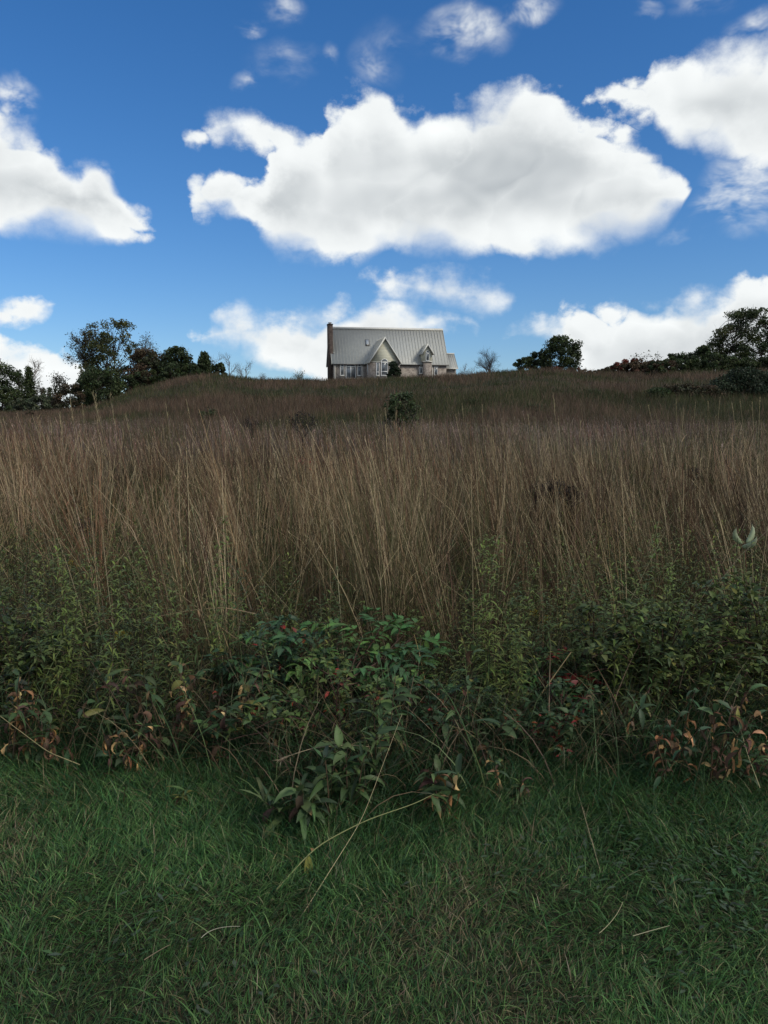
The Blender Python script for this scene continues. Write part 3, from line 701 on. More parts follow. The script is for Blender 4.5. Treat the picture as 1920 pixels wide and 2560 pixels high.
DG = [(0.038,0.056,0.022),(0.052,0.070,0.026),(0.030,0.044,0.020)]
OLV = [(0.066,0.076,0.026),(0.082,0.086,0.030),(0.050,0.060,0.024)]
BRN = [(0.072,0.050,0.030),(0.055,0.044,0.026),(0.042,0.046,0.024)]
RED = [(0.14,0.036,0.024),(0.095,0.042,0.028),(0.065,0.048,0.028)]
GRY = [(0.075,0.090,0.055),(0.056,0.070,0.042)]
GL, GRR = 'trees left of the hill', 'trees right of the house'
# far left edge of the picture
tree('broadleaf_tree', 'dark green broadleaf tree cut by the left edge of the photo', -5, 150, 900, 95, DG, 11, GL, low=.12, n_cl=34, per=170)
tree('broadleaf_tree', 'dark round tree just left of the spruce at the far left', 42, 152, 928, 62, DG, 12, GL, low=.1, n_cl=26, per=150)
bare('bare_tree', 'pale leafless treetop rising above the dark trees at the far left', 46, 165, 884, 76, (0.16,0.14,0.125), 13, GL)
conifer('spruce_tree', 'pointed dark spruce at the far left beside the grey green bushes', 73, 146, 914, 52, DG, 14, GL)
bare('bare_tree', 'small half bare tree right of the pointed spruce', 102, 147, 945, 46, (0.07,0.06,0.05), 15, GL, leafc=(0.06,0.055,0.03), leafn=260)
conifer('young_spruce', 'little dark spruce in the gap between the spruce and the tall trees', 107, 160, 969, 18, DG, 16, GL, 9, 30)
conifer('young_spruce', 'small spruce tip close left of the brown bush', 123, 158, 968, 18, DG, 17, GL, 9, 30)
tree('round_bush', 'grey green round bush at the foot of the dark trees, far left', 52, 132, 996, 66, GRY, 18, 'grey green bushes', 'bush', .05, 22, 150, .24, gap=.2, shape='dome', stems=3)
tree('round_bush', 'taller grey green round bush below the pointed spruce', 98, 131, 986, 62, GRY, 19, 'grey green bushes', 'bush', .05, 24, 150, .24, gap=.2, shape='dome', stems=3)
tree('low_bush', 'small dark brown bush alone in the grass, lower far left', 70, 88, 1029, 36, BRN, 20, None, 'bush', .05, 14, 90, .16, gap=.2, shape='dome', stems=3)
# the tall group behind the left slope of the hill
bare('leaning_tree', 'small pale half bare tree left of the tall sparse tree', 168, 136, 930, 70, (0.13,0.11,0.09), 21, GL, leafc=(0.10,0.09,0.05), leafn=700, lean=-.35)
bare('sparse_tree', 'tall thin leaved tree leaning left at the left of the tall group', 243, 134, 806, 175, (0.07,0.06,0.05), 22, GL, leafc=(0.062,0.058,0.030), leafn=4600, lean=-.30, leaf=.26, stems=2)
tree('oak_tree', 'tallest oak with olive leaf clumps and sky between its limbs', 287, 132, 803, 150, OLV, 23, GL, low=.10, n_cl=66, per=150, leaf=.30, gap=.7, shape='top', clump=1.15, flat=.6, trunk=.22)
bare('sparse_tree', 'thin leaved treetop standing behind the brown tree', 372, 142, 830, 90, (0.09,0.08,0.07), 24, GL, leafc=(0.07,0.065,0.035), leafn=1500)
tree('brown_tree', 'dense dark brown leaved tree right of the tallest oak', 372, 128, 872, 112, BRN, 25, GL, low=.04, n_cl=48, per=190, gap=.3, shape='dome')
tree('broadleaf_tree', 'dark green round tree between the brown tree and the pine', 441, 127, 870, 88, DG, 26, GL, low=.05, n_cl=36, per=180, gap=.35)
conifer('pine_tree', 'dark pine at the right end of the left tree group', 512, 126, 880, 66, DG, 27, GL, 13, 75, .28)
tree('low_bush', 'dark bush to the right of the pine on the slope', 548, 126, 908, 40, DG, 28, GL, 'bush', .05, 18, 120, gap=.3, shape='dome', stems=2)
tree('low_bush', 'brown black bush at the left foot of the tall group', 166, 112, 962, 78, BRN, 29, GL, 'bush', .03, 30, 150, .22, gap=.3, shape='dome', stems=3)
tree('low_bush', 'wide dark green bush below the tallest oak', 252, 116, 918, 128, DG, 30, GL, 'bush', .03, 50, 190, .26, gap=.3, shape='dome', stems=4)
tree('low_bush', 'dark green bush between the tallest oak and the brown tree', 318, 122, 935, 60, DG, 34, GL, 'bush', .03, 20, 130, .26, gap=.3, shape='dome', stems=3)
for i, (px, tp, w, Y, lb) in enumerate([(470,860,58,146,'leafless grey tree just left of the dark pine'),(534,876,60,150,'leafless grey tree showing behind the dark pine'),
        (572,880,50,140,'leafless tree first to the right of the dark pine'),(617,896,56,138,'leafless tree farthest right of the left tree group'),(600,915,30,134,'low leafless scrub between the two bare trees right of the pine')]):
    bare('bare_tree', lb, px, Y, tp, w, (0.15,0.135,0.125), 40+i, 'leafless trees left of the house', r0=.075)
bare('bare_shrub', 'pale thin shrub on the skyline left of the house', 755, 124, 922, 46, (0.11,0.10,0.08), 47, None, 'shrub', stems=4, leafc=(0.10,0.11,0.06), leafn=260, leaf=.16, r0=.03)
bare('bare_shrub', 'thin pale shrub on the skyline nearest the bare trees', 655, 124, 928, 30, (0.14,0.125,0.11), 48, None, 'shrub', stems=3, r0=.03)
# by the house
tree('evergreen_bush', 'dark evergreen bush in front of the house gable window', 985, 122.5, 903, 31, [(0.018,0.030,0.016),(0.024,0.036,0.018)], 50, None, 'bush', .02, 34, 150, .18, gap=.1, shape='dome', stems=2, base_dz=.2)
# mid hill shrub
tree('green_shrub', 'rounded green shrub at the foot of the hill below the house', 1005, 42, 981, 84, [(0.038,0.056,0.023),(0.062,0.084,0.038),(0.030,0.044,0.020)], 51, None, 'shrub', .04, 40, 95, .12, gap=.8, shape='round', stems=6, clump=.34)
# right of the house
bare('bare_tree', 'bare dark twigged tree on the crest right of the house', 1226, 126, 864, 125, (0.060,0.052,0.046), 60, None, stems=5, r0=.10, up=.3)
bare('bare_shrub', 'thin leafless scrub right beside the low wing of the house', 1165, 128, 905, 44, (0.12,0.10,0.09), 61, None, 'shrub', stems=3, r0=.04)
tree('broadleaf_tree', 'lone rounded dark green tree on the crest right of the bare tree', 1403, 126, 842, 98, DG, 62, GRR, low=.05, n_cl=54, per=170, gap=.5, shape='round', leaf=.28)
tree('broadleaf_tree', 'short dark tree joined to the left of the lone rounded tree', 1342, 127, 881, 50, DG, 63, GRR, low=.08, n_cl=20, per=150, gap=.45)
tree('broadleaf_tree', 'lowest dark tree at the left end of the small clump on the crest', 1308, 127, 896, 46, DG, 64, GRR, low=.08, n_cl=16, per=130, gap=.45)
for i, (px, tp, w) in enumerate([(1385,917,60),(1440,920,70),(1481,926,46)]):
    tree('red_shrub', ['low red shrub under the lone rounded tree','red leaved shrub under the right side of the rounded tree','small reddish shrub at the right end under the rounded tree'][i], px, 121, tp, w, RED, 66+i, 'red shrubs on the crest', 'shrub', .05, 14, 90, .2, gap=.4, shape='dome', stems=3)
for i, (px, tp, w, Y, cl) in enumerate([(1540,913,90,126,BRN),(1585,899,86,127,RED),(1632,900,70,129,RED)]):
    tree('sumac_shrub', ['brownish shrub at the left end of the red mass','dark red shrub mass in the middle of the right skyline','red and brown shrub beside the dark bush, right skyline'][i], px, Y, tp, w, cl, 70+i, 'red shrubs on the right skyline', 'shrub', .05, 34, 150, .24, gap=.4, shape='dome', stems=4)
for i, (px, tp) in enumerate([(1578,884),(1598,880),(1632,886)]):
    bare('tall_weed', ['tall thin weed poking above the red shrub mass','tallest thin weed above the red shrub mass','thin weed above the shrub beside the dark bush'][i], px, 127, tp, 12, (0.07,0.065,0.045), 75+i, 'weeds above the red shrubs', 'weed', leafc=(0.06,0.06,0.03), leafn=90, leaf=.16, r0=.03)
tree('dark_bush', 'nearly black bush standing before the red shrubs', 1634, 100, 905, 54, DG+BRN, 79, None, 'bush', .04, 26, 150, .2, gap=.25, shape='dome', stems=3)
tree('broadleaf_tree', 'green tree between the red shrubs and the large right tree', 1700, 132, 884, 86, DG, 80, GRR, low=.06, n_cl=34, per=160, gap=.4)
tree('broadleaf_tree', 'dark tree at the left shoulder of the large right tree', 1757, 130, 866, 62, DG, 81, GRR, low=.06, n_cl=28, per=160, gap=.4)
tree('locust_tree', 'large airy tree at the right edge with sky through its crown', 1868, 131, 772, 190, DG+OLV[:1], 82, GRR, low=.06, n_cl=120, per=190, leaf=.28, gap=.62, shape='dome', clump=1.25, flat=.6, trunk=.20, stems=3)
tree('broadleaf_tree', 'dark green tree filling the right edge beyond the airy tree', 1990, 134, 775, 150, DG, 83, GRR, low=.1, n_cl=50, per=150, gap=.5)
tree('low_bush', 'dark understorey bush beneath the large airy tree', 1830, 126, 893, 120, DG, 84, GRR, 'bush', .03, 36, 160, .26, gap=.3, shape='dome', stems=4)
tree('low_bush', 'dark understorey bush at the right edge below the trees', 1935, 126, 890, 110, DG, 85, GRR, 'bush', .03, 36, 160, .26, gap=.3, shape='dome', stems=4)
tree('green_bush', 'wide dark green bush on the hill face at the right edge', 1870, 72, 926, 170, [(0.024,0.036,0.020),(0.032,0.046,0.024)], 86, 'bushes on the right hill face', 'bush', .04, 60, 190, .17, gap=.3, shape='dome', stems=5, clump=.75)
tree('green_bush', 'dark bush cut by the right edge on the hill face', 2010, 70, 940, 150, [(0.024,0.036,0.020)], 87, 'bushes on the right hill face', 'bush', .04, 40, 190, .17, gap=.3, shape='dome', stems=5, clump=.75)
for i, (px, tp, w, cl) in enumerate([(1655,972,62,DG),(1705,961,80,BRN),(1765,966,80,BRN)]):
    tree('low_bush', ['dark green low bush at the left end of the row on the right hill face','brown leaved low bush in the middle of the row on the right hill face','low brown bush next to the wide green bush on the hill face'][i], px, 70, tp, w, cl, 88+i, 'bushes on the right hill face', 'bush', .04, 30, 150, .16, gap=.25, shape='dome', stems=4, clump=.5)
tree('low_bush', 'faint olive shrub on the left slope of the hill', 390, 76, 1000, 60, [(0.045,0.05,0.024)], 92, None, 'bush', .04, 22, 60, .16, gap=.6, shape='dome', stems=4, clump=.5)

for i, (px, tp, w, cl, lb) in enumerate([(1512,921,60,BRN,'low brownish scrub where the right skyline shrubs begin'),(1562,906,80,RED+BRN,'reddish scrub filling the gap left of the red mass'),(1612,905,80,BRN,'brown scrub between the red mass and the dark bush'),
        (1672,900,80,DG+BRN,'green and brown scrub right of the dark bush'),(1728,893,80,DG,'dark scrub joining the green trees at the right'),(1790,885,90,DG,'dark scrub at the left foot of the large airy tree')]):
    tree('scrub', lb, px, 124.5, tp, w, cl, 110+i, 'scrub along the right skyline', 'scrub', .02, 34, 150, .24, gap=.2, shape='dome', stems=4)
for i, (px, tp, w, Y, cl, lb) in enumerate([(10,966,80,145,DG,'dark undergrowth bush beneath the far left trees'),(135,998,50,140,DG,'dark bush in the gap between the spruce tips and the brown bush'),(212,955,80,125,DG,'dark bush below the leaning sparse tree'),(365,925,90,124,DG+BRN,'dark thicket under the brown tree'),(430,915,80,123.5,DG,'dark thicket under the round tree beside the pine'),(478,908,50,124,DG,'dark thicket at the left foot of the pine')]):
    tree('low_bush', lb, px, Y, tp, w, cl, 120+i, GL, 'bush', .02, 34, 160, .26, gap=.2, shape='dome', stems=4)
for i, (px, y, Y, w) in enumerate([(520,1022,52,26),(1180,1000,66,22),(1340,1010,58,26),(690,985,74,22),(1480,975,72,26),(860,968,88,20),(1250,962,84,22)]):
    tree('tuft_bush', ['dull green tuft low on the left slope of the hill','small green tuft on the hill right of the rounded shrub','green tuft low on the right part of the hill','faint green tuft on the slope left below the house','dark tuft left of the bush row on the right hill face','tiny green tuft just below the house','tiny green tuft on the slope under the bare tree'][i], px, Y, y, w*1.6, [(0.05,0.062,0.026),(0.04,0.052,0.024)], 140+i, 'green tufts on the hill', 'bush', .03, 14, 70, .12, gap=.4, shape='dome', stems=3, clump=.35)
# ------------------------------------------------------------------ grass: mown lawn, rank fringe, brown meadow, hill
def scatter(n, y0, y1, k=0.56, pad=0.5, r=rng):
    """even spread over the wedge of ground between two depths that the photo looks across (and a little to the sides)"""
    Y = np.sqrt(y0*y0+(y1*y1-y0*y0)*r.random(n)); X = (r.random(n)*2-1)*(k*Y+pad); return X, Y
def mixcol(cols, w, n, r=rng):
    return np.array(cols, float)[r.choice(len(cols), n, p=np.array(w)/sum(w))]
LAWN = [(0.034,0.090,0.026),(0.053,0.118,0.033),(0.088,0.152,0.050),(0.019,0.052,0.021),(0.17,0.165,0.085)]
# mown lawn
lb = Buf(); n = 250000
X, Y = scatter(n, 1.25, 4.6, 0.54, 0.25); k = Y < edge(X)+0.25; X, Y = X[k], Y[k]; n = len(X)
dn = fbm(X, Y, 0.8, 3); rank = np.clip((Y-edge(X)+0.55)/0.6, 0, 1)
wear = np.clip((fbm(X, Y, 0.6, 5)-0.53)*3.4, 0, 1)*(1-rank)
keep = rng.random(n) > wear*0.25; X, Y, dn, rank, wear = X[keep], Y[keep], dn[keep], rank[keep], wear[keep]; n = len(X)
c = mixcol(LAWN, [3,3,2,2,.35], n); strawm = rng.random(n) < 0.06+0.42*wear; c[strawm] = mixcol([(0.135,0.115,0.062),(0.10,0.09,0.045),(0.16,0.14,0.09)], [1,1,1], int(strawm.sum()))
c = c*(0.5+1.0*dn[:,None]); c = jitter(c, n, .30, .06)
swirl = fbm(X, Y, 0.5, 6)*4*pi
az = swirl+rng.normal(size=n)*1.3
L = (0.026+0.045*rng.random(n)**1.5)*(0.8+.5*dn)+rank*0.10*rng.random(n)
blades(lb, np.stack([X, Y, H(X,Y)-.004], 1), az, L, 0.0027+0.0026*rng.random(n), 0.25+0.8*rng.random(n), 0.3+1.0*rng.random(n), c*.95, 3, tip=c*1.55+.006, twist=rng.random(n)*2*pi)
# longer blades thrown flat across it
n = 5000; X, Y = scatter(n, 1.3, 4.6, 0.54, 0.2); k = (Y < edge(X)+.25) & (rng.random(n) < 0.25+0.9*fbm(X, Y, .7, 2)); X, Y = X[k], Y[k]; n = len(X)
c = jitter(mixcol(LAWN, [2,4,4,1,1.2], n)*1.15, n, .2, .06)
blades(lb, np.stack([X, Y, H(X,Y)], 1), rng.random(n)*2*pi, 0.07+0.10*rng.random(n), 0.003+0.0025*rng.random(n), 0.5+0.5*rng.random(n), 0.6+0.8*rng.random(n), c, 5, twist=rng.random(n)*2*pi)
# flat-leaved weeds in the lawn (clover and plantain sized leaves), thickest in the worn patch on the right
n = 9000; X, Y = scatter(n, 1.3, 4.2, 0.52, 0.1); pr = np.clip((fbm(X, Y, .6, 7)-.52)*5, 0, 1)*0.5+1.0*np.exp(-((X-1.15)/.45)**2-((Y-2.72)/.33)**2)
k = (Y < edge(X)) & (rng.random(n) < pr); X, Y = X[k], Y[k]; n = len(X)
leaves(lb, np.stack([X, Y, H(X,Y)+.012+.02*rng.random(n)], 1), rng.random(n)*2*pi, rng.normal(size=n)*.25, 0.022+.03*rng.random(n), 0.010+.010*rng.random(n), 0.3, jitter(mixcol([(0.06,0.085,0.055),(0.04,0.085,0.035)], [1,1], n), n, .2, .05), 2, 0.2, 'ovate')
tag(lb.build('lawn_grass', M_BLADE), 'short mown green grass with worn and straw coloured patches', 'grass', None, 'stuff')

# rank green grass along the edge of the mown lawn
fb = Buf(); n = 26000
X = (rng.random(n)*2-1)*3.4; off = rng.normal(size=n)*0.32+0.30; Y = edge(X)+off
c = jitter(mixcol([(0.020,0.062,0.026),(0.030,0.082,0.030),(0.046,0.092,0.034),(0.10,0.09,0.045)], [3,3,2,.8], n), n, .2, .06)
L = 0.10+0.26*rng.random(n)*np.clip(0.45+off, .25, 1)
blades(fb, np.stack([X, Y, H(X,Y)-.01], 1), rng.normal(size=n)*1.2-pi/2+ (rng.random(n)<.4)*pi, L, 0.0035+0.004*rng.random(n), 0.1+0.6*rng.random(n), 0.5+1.3*rng.random(n), c, 5, twist=rng.random(n)*2*pi)
n = 7000; X = (rng.random(n)*2-1)*3.6; Y = edge(X)+0.2+1.4*rng.random(n)
c = jitter(mixcol([(0.016,0.036,0.016),(0.022,0.045,0.018),(0.07,0.055,0.03),(0.05,0.04,0.025)], [3,3,1,1], n), n, .2, .06)
blades(fb, np.stack([X, Y, H(X,Y)-.01], 1), rng.random(n)*2*pi, 0.25+0.35*rng.random(n), 0.004+0.005*rng.random(n), 0.1+0.5*rng.random(n), 0.5+1.3*rng.random(n), c, 6, twist=rng.random(n)*2*pi)
# dead tangle low down in the fringe
n = 9000; X = (rng.random(n)*2-1)*3.8; Y = edge(X)+0.15+1.6*rng.random(n)
blades(fb, np.stack([X, Y, H(X,Y)+.25*rng.random(n)**2], 1), rng.random(n)*2*pi, 0.12+.3*rng.random(n), 0.0028+.003*rng.random(n), 0.6+.8*rng.random(n), rng.normal(size=n)*.7, jitter(mixcol([(0.055,0.04,0.027),(0.15,0.115,0.07),(0.09,0.08,0.04)], [3,1.6,1], n), n, .35, .1), 4, twist=rng.random(n)*2*pi)
n = 2600; X = (rng.random(n)*2-1)*3.6; Y = edge(X)+0.05+.9*rng.random(n)
k = rng.random(n) < np.clip((fbm(X, Y, .7, 3)-.30)*3.5, .1, 1); X, Y = X[k], Y[k]; n = len(X)
blades(fb, np.stack([X, Y, H(X,Y)-.01], 1), rng.random(n)*2*pi, 0.30+0.36*rng.random(n), 0.004+0.004*rng.random(n), 0.08+0.4*rng.random(n), 0.5+1.5*rng.random(n), jitter(mixcol([(0.055,0.105,0.040),(0.085,0.125,0.048),(0.17,0.145,0.085),(0.21,0.16,0.095)], [3,2,1.4,1], n), n, .2, .06), 6, twist=rng.random(n)*2*pi)
tag(fb.build('rank_grass', M_BLADE), 'longer dark green grass tangled along the edge of the mown lawn', 'grass', None, 'stuff')

# low leafy growth among the foot of the brown grass
ub = Buf(); n = 2600; X, Y = scatter(n, 3.6, 8.0, 0.56, 0.4)
side = np.clip(np.abs(X/Y+0.0)/0.30, 0, 1); dens = np.where(X < 0, 0.30+.55*side, 0.30+.75*side)
k = (Y > edge(X)+0.15) & (rng.random(n) < dens*(0.35+1.1*fbm(X, Y, 1.1, 4))*np.clip((7.4-Y)/2.2, .06, 1)); X, Y = X[k], Y[k]; n = len(X)
hgt = (0.20+0.40*rng.random(n))*(0.75+.5*side[k])*np.clip(.6+(Y-edge(X))*.5, .5, 1.15); P = np.stack([X, Y, H(X,Y)], 1)
az = rng.random(n)*2*pi; ln = rng.random(n)*.18; bd = rng.normal(size=n)*.2
XL = stalks(ub, P, az, hgt, .0028, ln, bd, jitter((0.045,0.05,0.025), n, .25, .08), 5, .4)
kk = 26; idx = np.repeat(np.arange(n), kk); t = np.tile(np.linspace(.22, 1, kk), n); seg = t*5; i0 = np.minimum(seg.astype(int), 4); f = (seg-i0)[:,None]
PP = XL[idx, i0]*(1-f)+XL[idx, i0+1]*f
gcol = mixcol([(0.078,0.105,0.030),(0.105,0.138,0.037),(0.130,0.142,0.038),(0.058,0.084,0.030)], [3,3,2,2], n)*(0.8+.45*rng.random((n,1)))
leaves(ub, PP, np.tile(np.arange(kk)*2.4, n)+idx*1.7+rng.normal(size=len(idx))*.3, 0.55+.3*rng.normal(size=len(idx)), (0.045+.03*rng.random(len(idx)))*(1.25-.6*t), 0.009+.006*rng.random(len(idx)), 0.7+.4*rng.random(len(idx)), jitter(gcol[idx], len(idx), .14, .05), 2, .2)
tag(ub.build('leafy_undergrowth', M_LEAF), 'dense green leafy weeds around the foot of the brown meadow grass', 'weeds', None, 'stuff')

# brown meadow grass: stems, seed heads and curling leaf blades
mb = Buf()
TAN = [(0.255,0.180,0.103),(0.20,0.132,0.080),(0.155,0.096,0.062),(0.33,0.255,0.155),(0.130,0.110,0.062)]
REDB = [(0.170,0.112,0.084),(0.140,0.096,0.076),(0.21,0.160,0.120),(0.165,0.135,0.115)]
def species(X, Y, c, n):
    # different grasses take over in patches: reddish, straw, grey, olive
    a = fbm(X, Y*.6, 3.6, 1, 3); b = fbm(X+50, Y*.6, 2.6, 4, 3); d = fbm(X, Y*.7+90, 5.5, 6, 3)
    c = c*(0.55+0.95*np.clip((a-.25)*2, 0, 1))[:,None]
    w = np.clip((b-.52)*5, 0, .85); m = rng.random(n) < w; c[m] = c[m]*np.array([.80,.90,.95])
    w = np.clip((d-.53)*5, 0, .60); m = rng.random(n) < w; c[m] = np.array([.100,.098,.046])*(.7+.6*rng.random((int(m.sum()),1)))
    w = np.clip((.44-d)*5, 0, .7); m = rng.random(n) < w; c[m] = c[m]*np.array([1.12,.92,.86])
    return c
def meadow(n, y0, y1, hm, hs, rw, nleaf, lw, heads, segs=4, fr=None):
    X, Y = scatter(n, y0, y1, 0.56, 0.6)
    clump_ = fbm(X, Y, 0.55, 1, 2); tall = fbm(X, Y, 4.0, 2)
    center = np.exp(-((X/Y+0.02)/0.17)**2)
    k = (Y > edge(X)+0.75+0.35*rng.random(n)-0.35*center) & (rng.random(n) < np.clip((clump_-.30)*2.6, .10, 1)*np.clip(.55+.5*center+(Y-5)*.05, .4, 1))
    X, Y, tall, center = X[k], Y[k], tall[k], center[k]; n = len(X)
    X = X+(vn(X, Y, .16, 4)-.5)*.10; Y = Y+(vn(X, Y, .16, 5)-.5)*.10
    h = (hm+hs*rng.normal(size=n))*(0.70+0.62*tall)*(.86+.28*fbm(X, Y, 1.3, 6, 2)); h = np.clip(h, .35, 1.78)
    P = np.stack([X, Y, H(X,Y)-.01], 1)
    # wind-bent mostly to the left, by patches
    a0 = pi+(fbm(X, Y, 2.2, 5)-.5)*3.0; az = a0+rng.normal(size=n)*1.1
    ln = np.abs(0.04+0.10*rng.normal(size=n)+.12*(fbm(X,Y,1.6,6)-.35)); bd = 0.10+0.20*np.abs(rng.normal(size=n))
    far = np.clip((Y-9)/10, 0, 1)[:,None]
    c = mixcol(TAN, [4,4,3,1.6,2], n)*(1-far)+mixcol(REDB, [3,3,2,2], n)*far
    pat = fbm(X, Y, 3.2, 3); grn = np.clip((pat-.56)*5, 0, .75); isg = rng.random(n) < grn
    c[isg] = mixcol([(0.075,0.080,0.034),(0.095,0.095,0.045),(0.055,0.062,0.028)], [1,1,1], int(isg.sum()))
    c = jitter(species(X, Y, c, n), n, .25, .05)
    k2 = rng.random(n) < np.clip((fbm(X, Y*.6, 2.4, 7)-.27)*4.5, .12, 1)
    X, Y, c, P, az, h, ln, bd, far = X[k2], Y[k2], c[k2], P[k2], az[k2], h[k2], ln[k2], bd[k2], far[k2]; n = len(X)
    XL = stalks(mb, P, az, h, rw*(0.7+.6*rng.random(n)), ln, bd, c*0.85, segs, .35, tip=c*1.05)
    # leaf blades along the stem
    if nleaf:
        idx = np.repeat(np.arange(n), nleaf); m = len(idx); t = rng.random(m)**1.2*.75; seg = t*segs; i0 = np.minimum(seg.astype(int), segs-1); f = (seg-i0)[:,None]
        PP = XL[idx, i0]*(1-f)+XL[idx, i0+1]*f
        blades(mb, PP, rng.random(m)*2*pi, (0.14+.22*rng.random(m)), lw*(.6+.8*rng.random(m)), .15+.45*rng.random(m), .5+1.6*rng.random(m), jitter(c[idx]*(0.65+.45*rng.random((m,1))), m, .15, .05), 4, twist=rng.random(m)*2*pi)
    if heads:
        idx = np.repeat(np.arange(n), heads); m = len(idx); t = 1-.24*rng.random(m)**1.1; seg = t*segs; i0 = np.minimum(seg.astype(int), segs-1); f = (seg-i0)[:,None]
        PP = XL[idx, i0]*(1-f)+XL[idx, i0+1]*f
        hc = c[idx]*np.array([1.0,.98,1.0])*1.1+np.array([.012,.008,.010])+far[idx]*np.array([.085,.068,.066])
        blades(mb, PP, rng.random(m)*2*pi, .03+.045*rng.random(m), max(lw*.75, .0028)*(.6+.8*rng.random(m)), .15+.5*rng.random(m), rng.random(m)*.6, jitter(hc, m, .18, .04), 2, twist=rng.random(m)*2*pi)
# bunches: stems of one tussock rise together and lean together
def tussocks(m, y0, y1, hm, hs, rw, per, nleaf, lw, heads, segs=5):
    TX, TY = scatter(m, y0, y1, 0.56, 0.6); cen = np.exp(-((TX/TY+0.03)/0.17)**2)
    k = (TY > edge(TX)+1.0-.35*cen) & (rng.random(m) < np.clip(.35+.65*cen+(TY-5)*.10, .3, 1)); k &= rng.random(len(k)) < np.clip((fbm(TX, TY*.6, 2.4, 7)-.25)*4.5, .15, 1); TX, TY, cen = TX[k], TY[k], cen[k]; m = len(TX)
    ta = pi+(fbm(TX, TY, 3.0, 5)-.62)*3.0+rng.normal(size=m)*.8; tl = np.clip(.06+.45*(fbm(TX, TY, 2.0, 6)-.30)+.10*rng.normal(size=m), 0, .55)
    tc_ = mixcol(TAN, [4,4,3,2.2,1.6], m)*(.75+.55*rng.random((m,1))); tc_ = tc_*(1-.5*np.clip((TY-7)/9,0,1)[:,None])+np.array([.175,.125,.095])*(.8+.4*rng.random((m,1)))*.5*np.clip((TY-7)/9,0,1)[:,None]
    tc_ = species(TX, TY, tc_, m)
    th_ = (hm+hs*rng.normal(size=m))*(.70+.58*fbm(TX, TY, 3.0, 2)); cntp = rng.poisson(per*(.5+rng.random(m))); idx = np.repeat(np.arange(m), cntp); n = len(idx)
    r_ = .075*np.sqrt(rng.random(n))*(.7+.9*rng.random(m))[idx]; a_ = rng.random(n)*2*pi; X = TX[idx]+r_*np.cos(a_); Y = TY[idx]+r_*np.sin(a_)
    # lean of the bunch plus a little spreading outward
    vx = np.sin(tl[idx])*np.cos(ta[idx])+r_*1.1*np.cos(a_)+rng.normal(size=n)*.075; vy = np.sin(tl[idx])*np.sin(ta[idx])+r_*1.1*np.sin(a_)+rng.normal(size=n)*.075
    az = np.arctan2(vy, vx); ln = np.minimum(np.hypot(vx, vy), .7); h = np.clip(th_[idx]*(.72+.36*rng.random(n)), .3, 1.75)
    c = jitter(tc_[idx], n, .34, .05); c *= .9; br = rng.random(n) < .20; c[br] = np.array([.46,.37,.225])*(.8+.4*rng.random((int(br.sum()),1))); XL = stalks(mb, np.stack([X, Y, H(X,Y)-.01], 1), az, h, rw*(.6+.8*rng.random(n)), ln, .05+.16*np.abs(rng.normal(size=n))+(rng.random(n) < .12)*rng.random(n)*1.1, c*.9, segs, .4, tip=c*1.05)
    def pts(k_, t):
        i2 = np.repeat(np.arange(n), k_); seg = t*segs; i0 = np.minimum(seg.astype(int), segs-1); f = (seg-i0)[:,None]; return i2, XL[i2, i0]*(1-f)+XL[i2, i0+1]*f
    if nleaf:
        q_ = n*nleaf; i2, PP = pts(nleaf, rng.random(q_)**1.3*.75)
        blades(mb, PP, rng.random(q_)*2*pi, .10+.20*rng.random(q_), lw*(.6+.8*rng.random(q_)), .12+.4*rng.random(q_), .5+1.7*rng.random(q_), jitter(c[i2]*(.6+.5*rng.random((q_,1))), q_, .15, .05), 4, twist=rng.random(q_)*2*pi)
    if heads:
        q_ = n*heads; i2, PP = pts(heads, 1-.24*rng.random(q_)**1.1)
        blades(mb, PP, rng.random(q_)*2*pi, .025+.04*rng.random(q_), lw*.6*(.6+.8*rng.random(q_)), .15+.5*rng.random(q_), rng.random(q_)*.6, jitter(c[i2]*1.0+np.array([.012,.009,.012]), q_, .18, .04), 2, twist=rng.random(q_)*2*pi)
tussocks(250, 4.0, 8.0, 1.14, .15, .0024, 24, 2, .0042, 3)
tussocks(620, 8.0, 14.0, 1.20, .17, .0036, 20, 1, .007, 4)
meadow(900, 4.6, 9.0, 1.10, .25, .0023, 3, .0042, 4, 5)
meadow(4200, 9.0, 18.0, 1.10, .24, .0040, 2, .009, 5, 4)
meadow(20000, 14.0, 40.0, .90, .13, .008, 1, .018, 5, 3)
# green shoots scattered between the bunches
n = 5200; X, Y = scatter(n, 4.6, 17.0, .56, .4); k = (Y > edge(X)+1) & (rng.random(n) < np.clip((fbm(X, Y, 1.8, 6)-.42)*4, .04, 1)); X, Y = X[k], Y[k]; n = len(X)
XL = stalks(mb, np.stack([X, Y, H(X,Y)], 1), rng.random(n)*6.28, .35+.38*rng.random(n), .002+.0003*Y, .2*rng.random(n), .2*rng.random(n), (.06,.065,.03), 4, .5)
idx = np.repeat(np.arange(n), 16); t = rng.random(len(idx)); i0 = np.minimum((t*4).astype(int), 3); f = (t*4-i0)[:,None]
blades(mb, XL[idx,i0]*(1-f)+XL[idx,i0+1]*f, rng.random(len(idx))*6.28, .05+.06*rng.random(len(idx)), .005+.0008*Y[idx], .5+.5*rng.random(len(idx)), .5, jitter(mixcol([(.075,.090,.034),(.10,.105,.040),(.055,.072,.030)], [1,1,1], n)[idx], len(idx), .2, .05), 2, twist=rng.random(len(idx))*6)
n = 1500; X, Y = scatter(n, 4.6, 12.0, .56, .4); k = Y > edge(X)+1.1; X, Y = X[k], Y[k]; n = len(X)
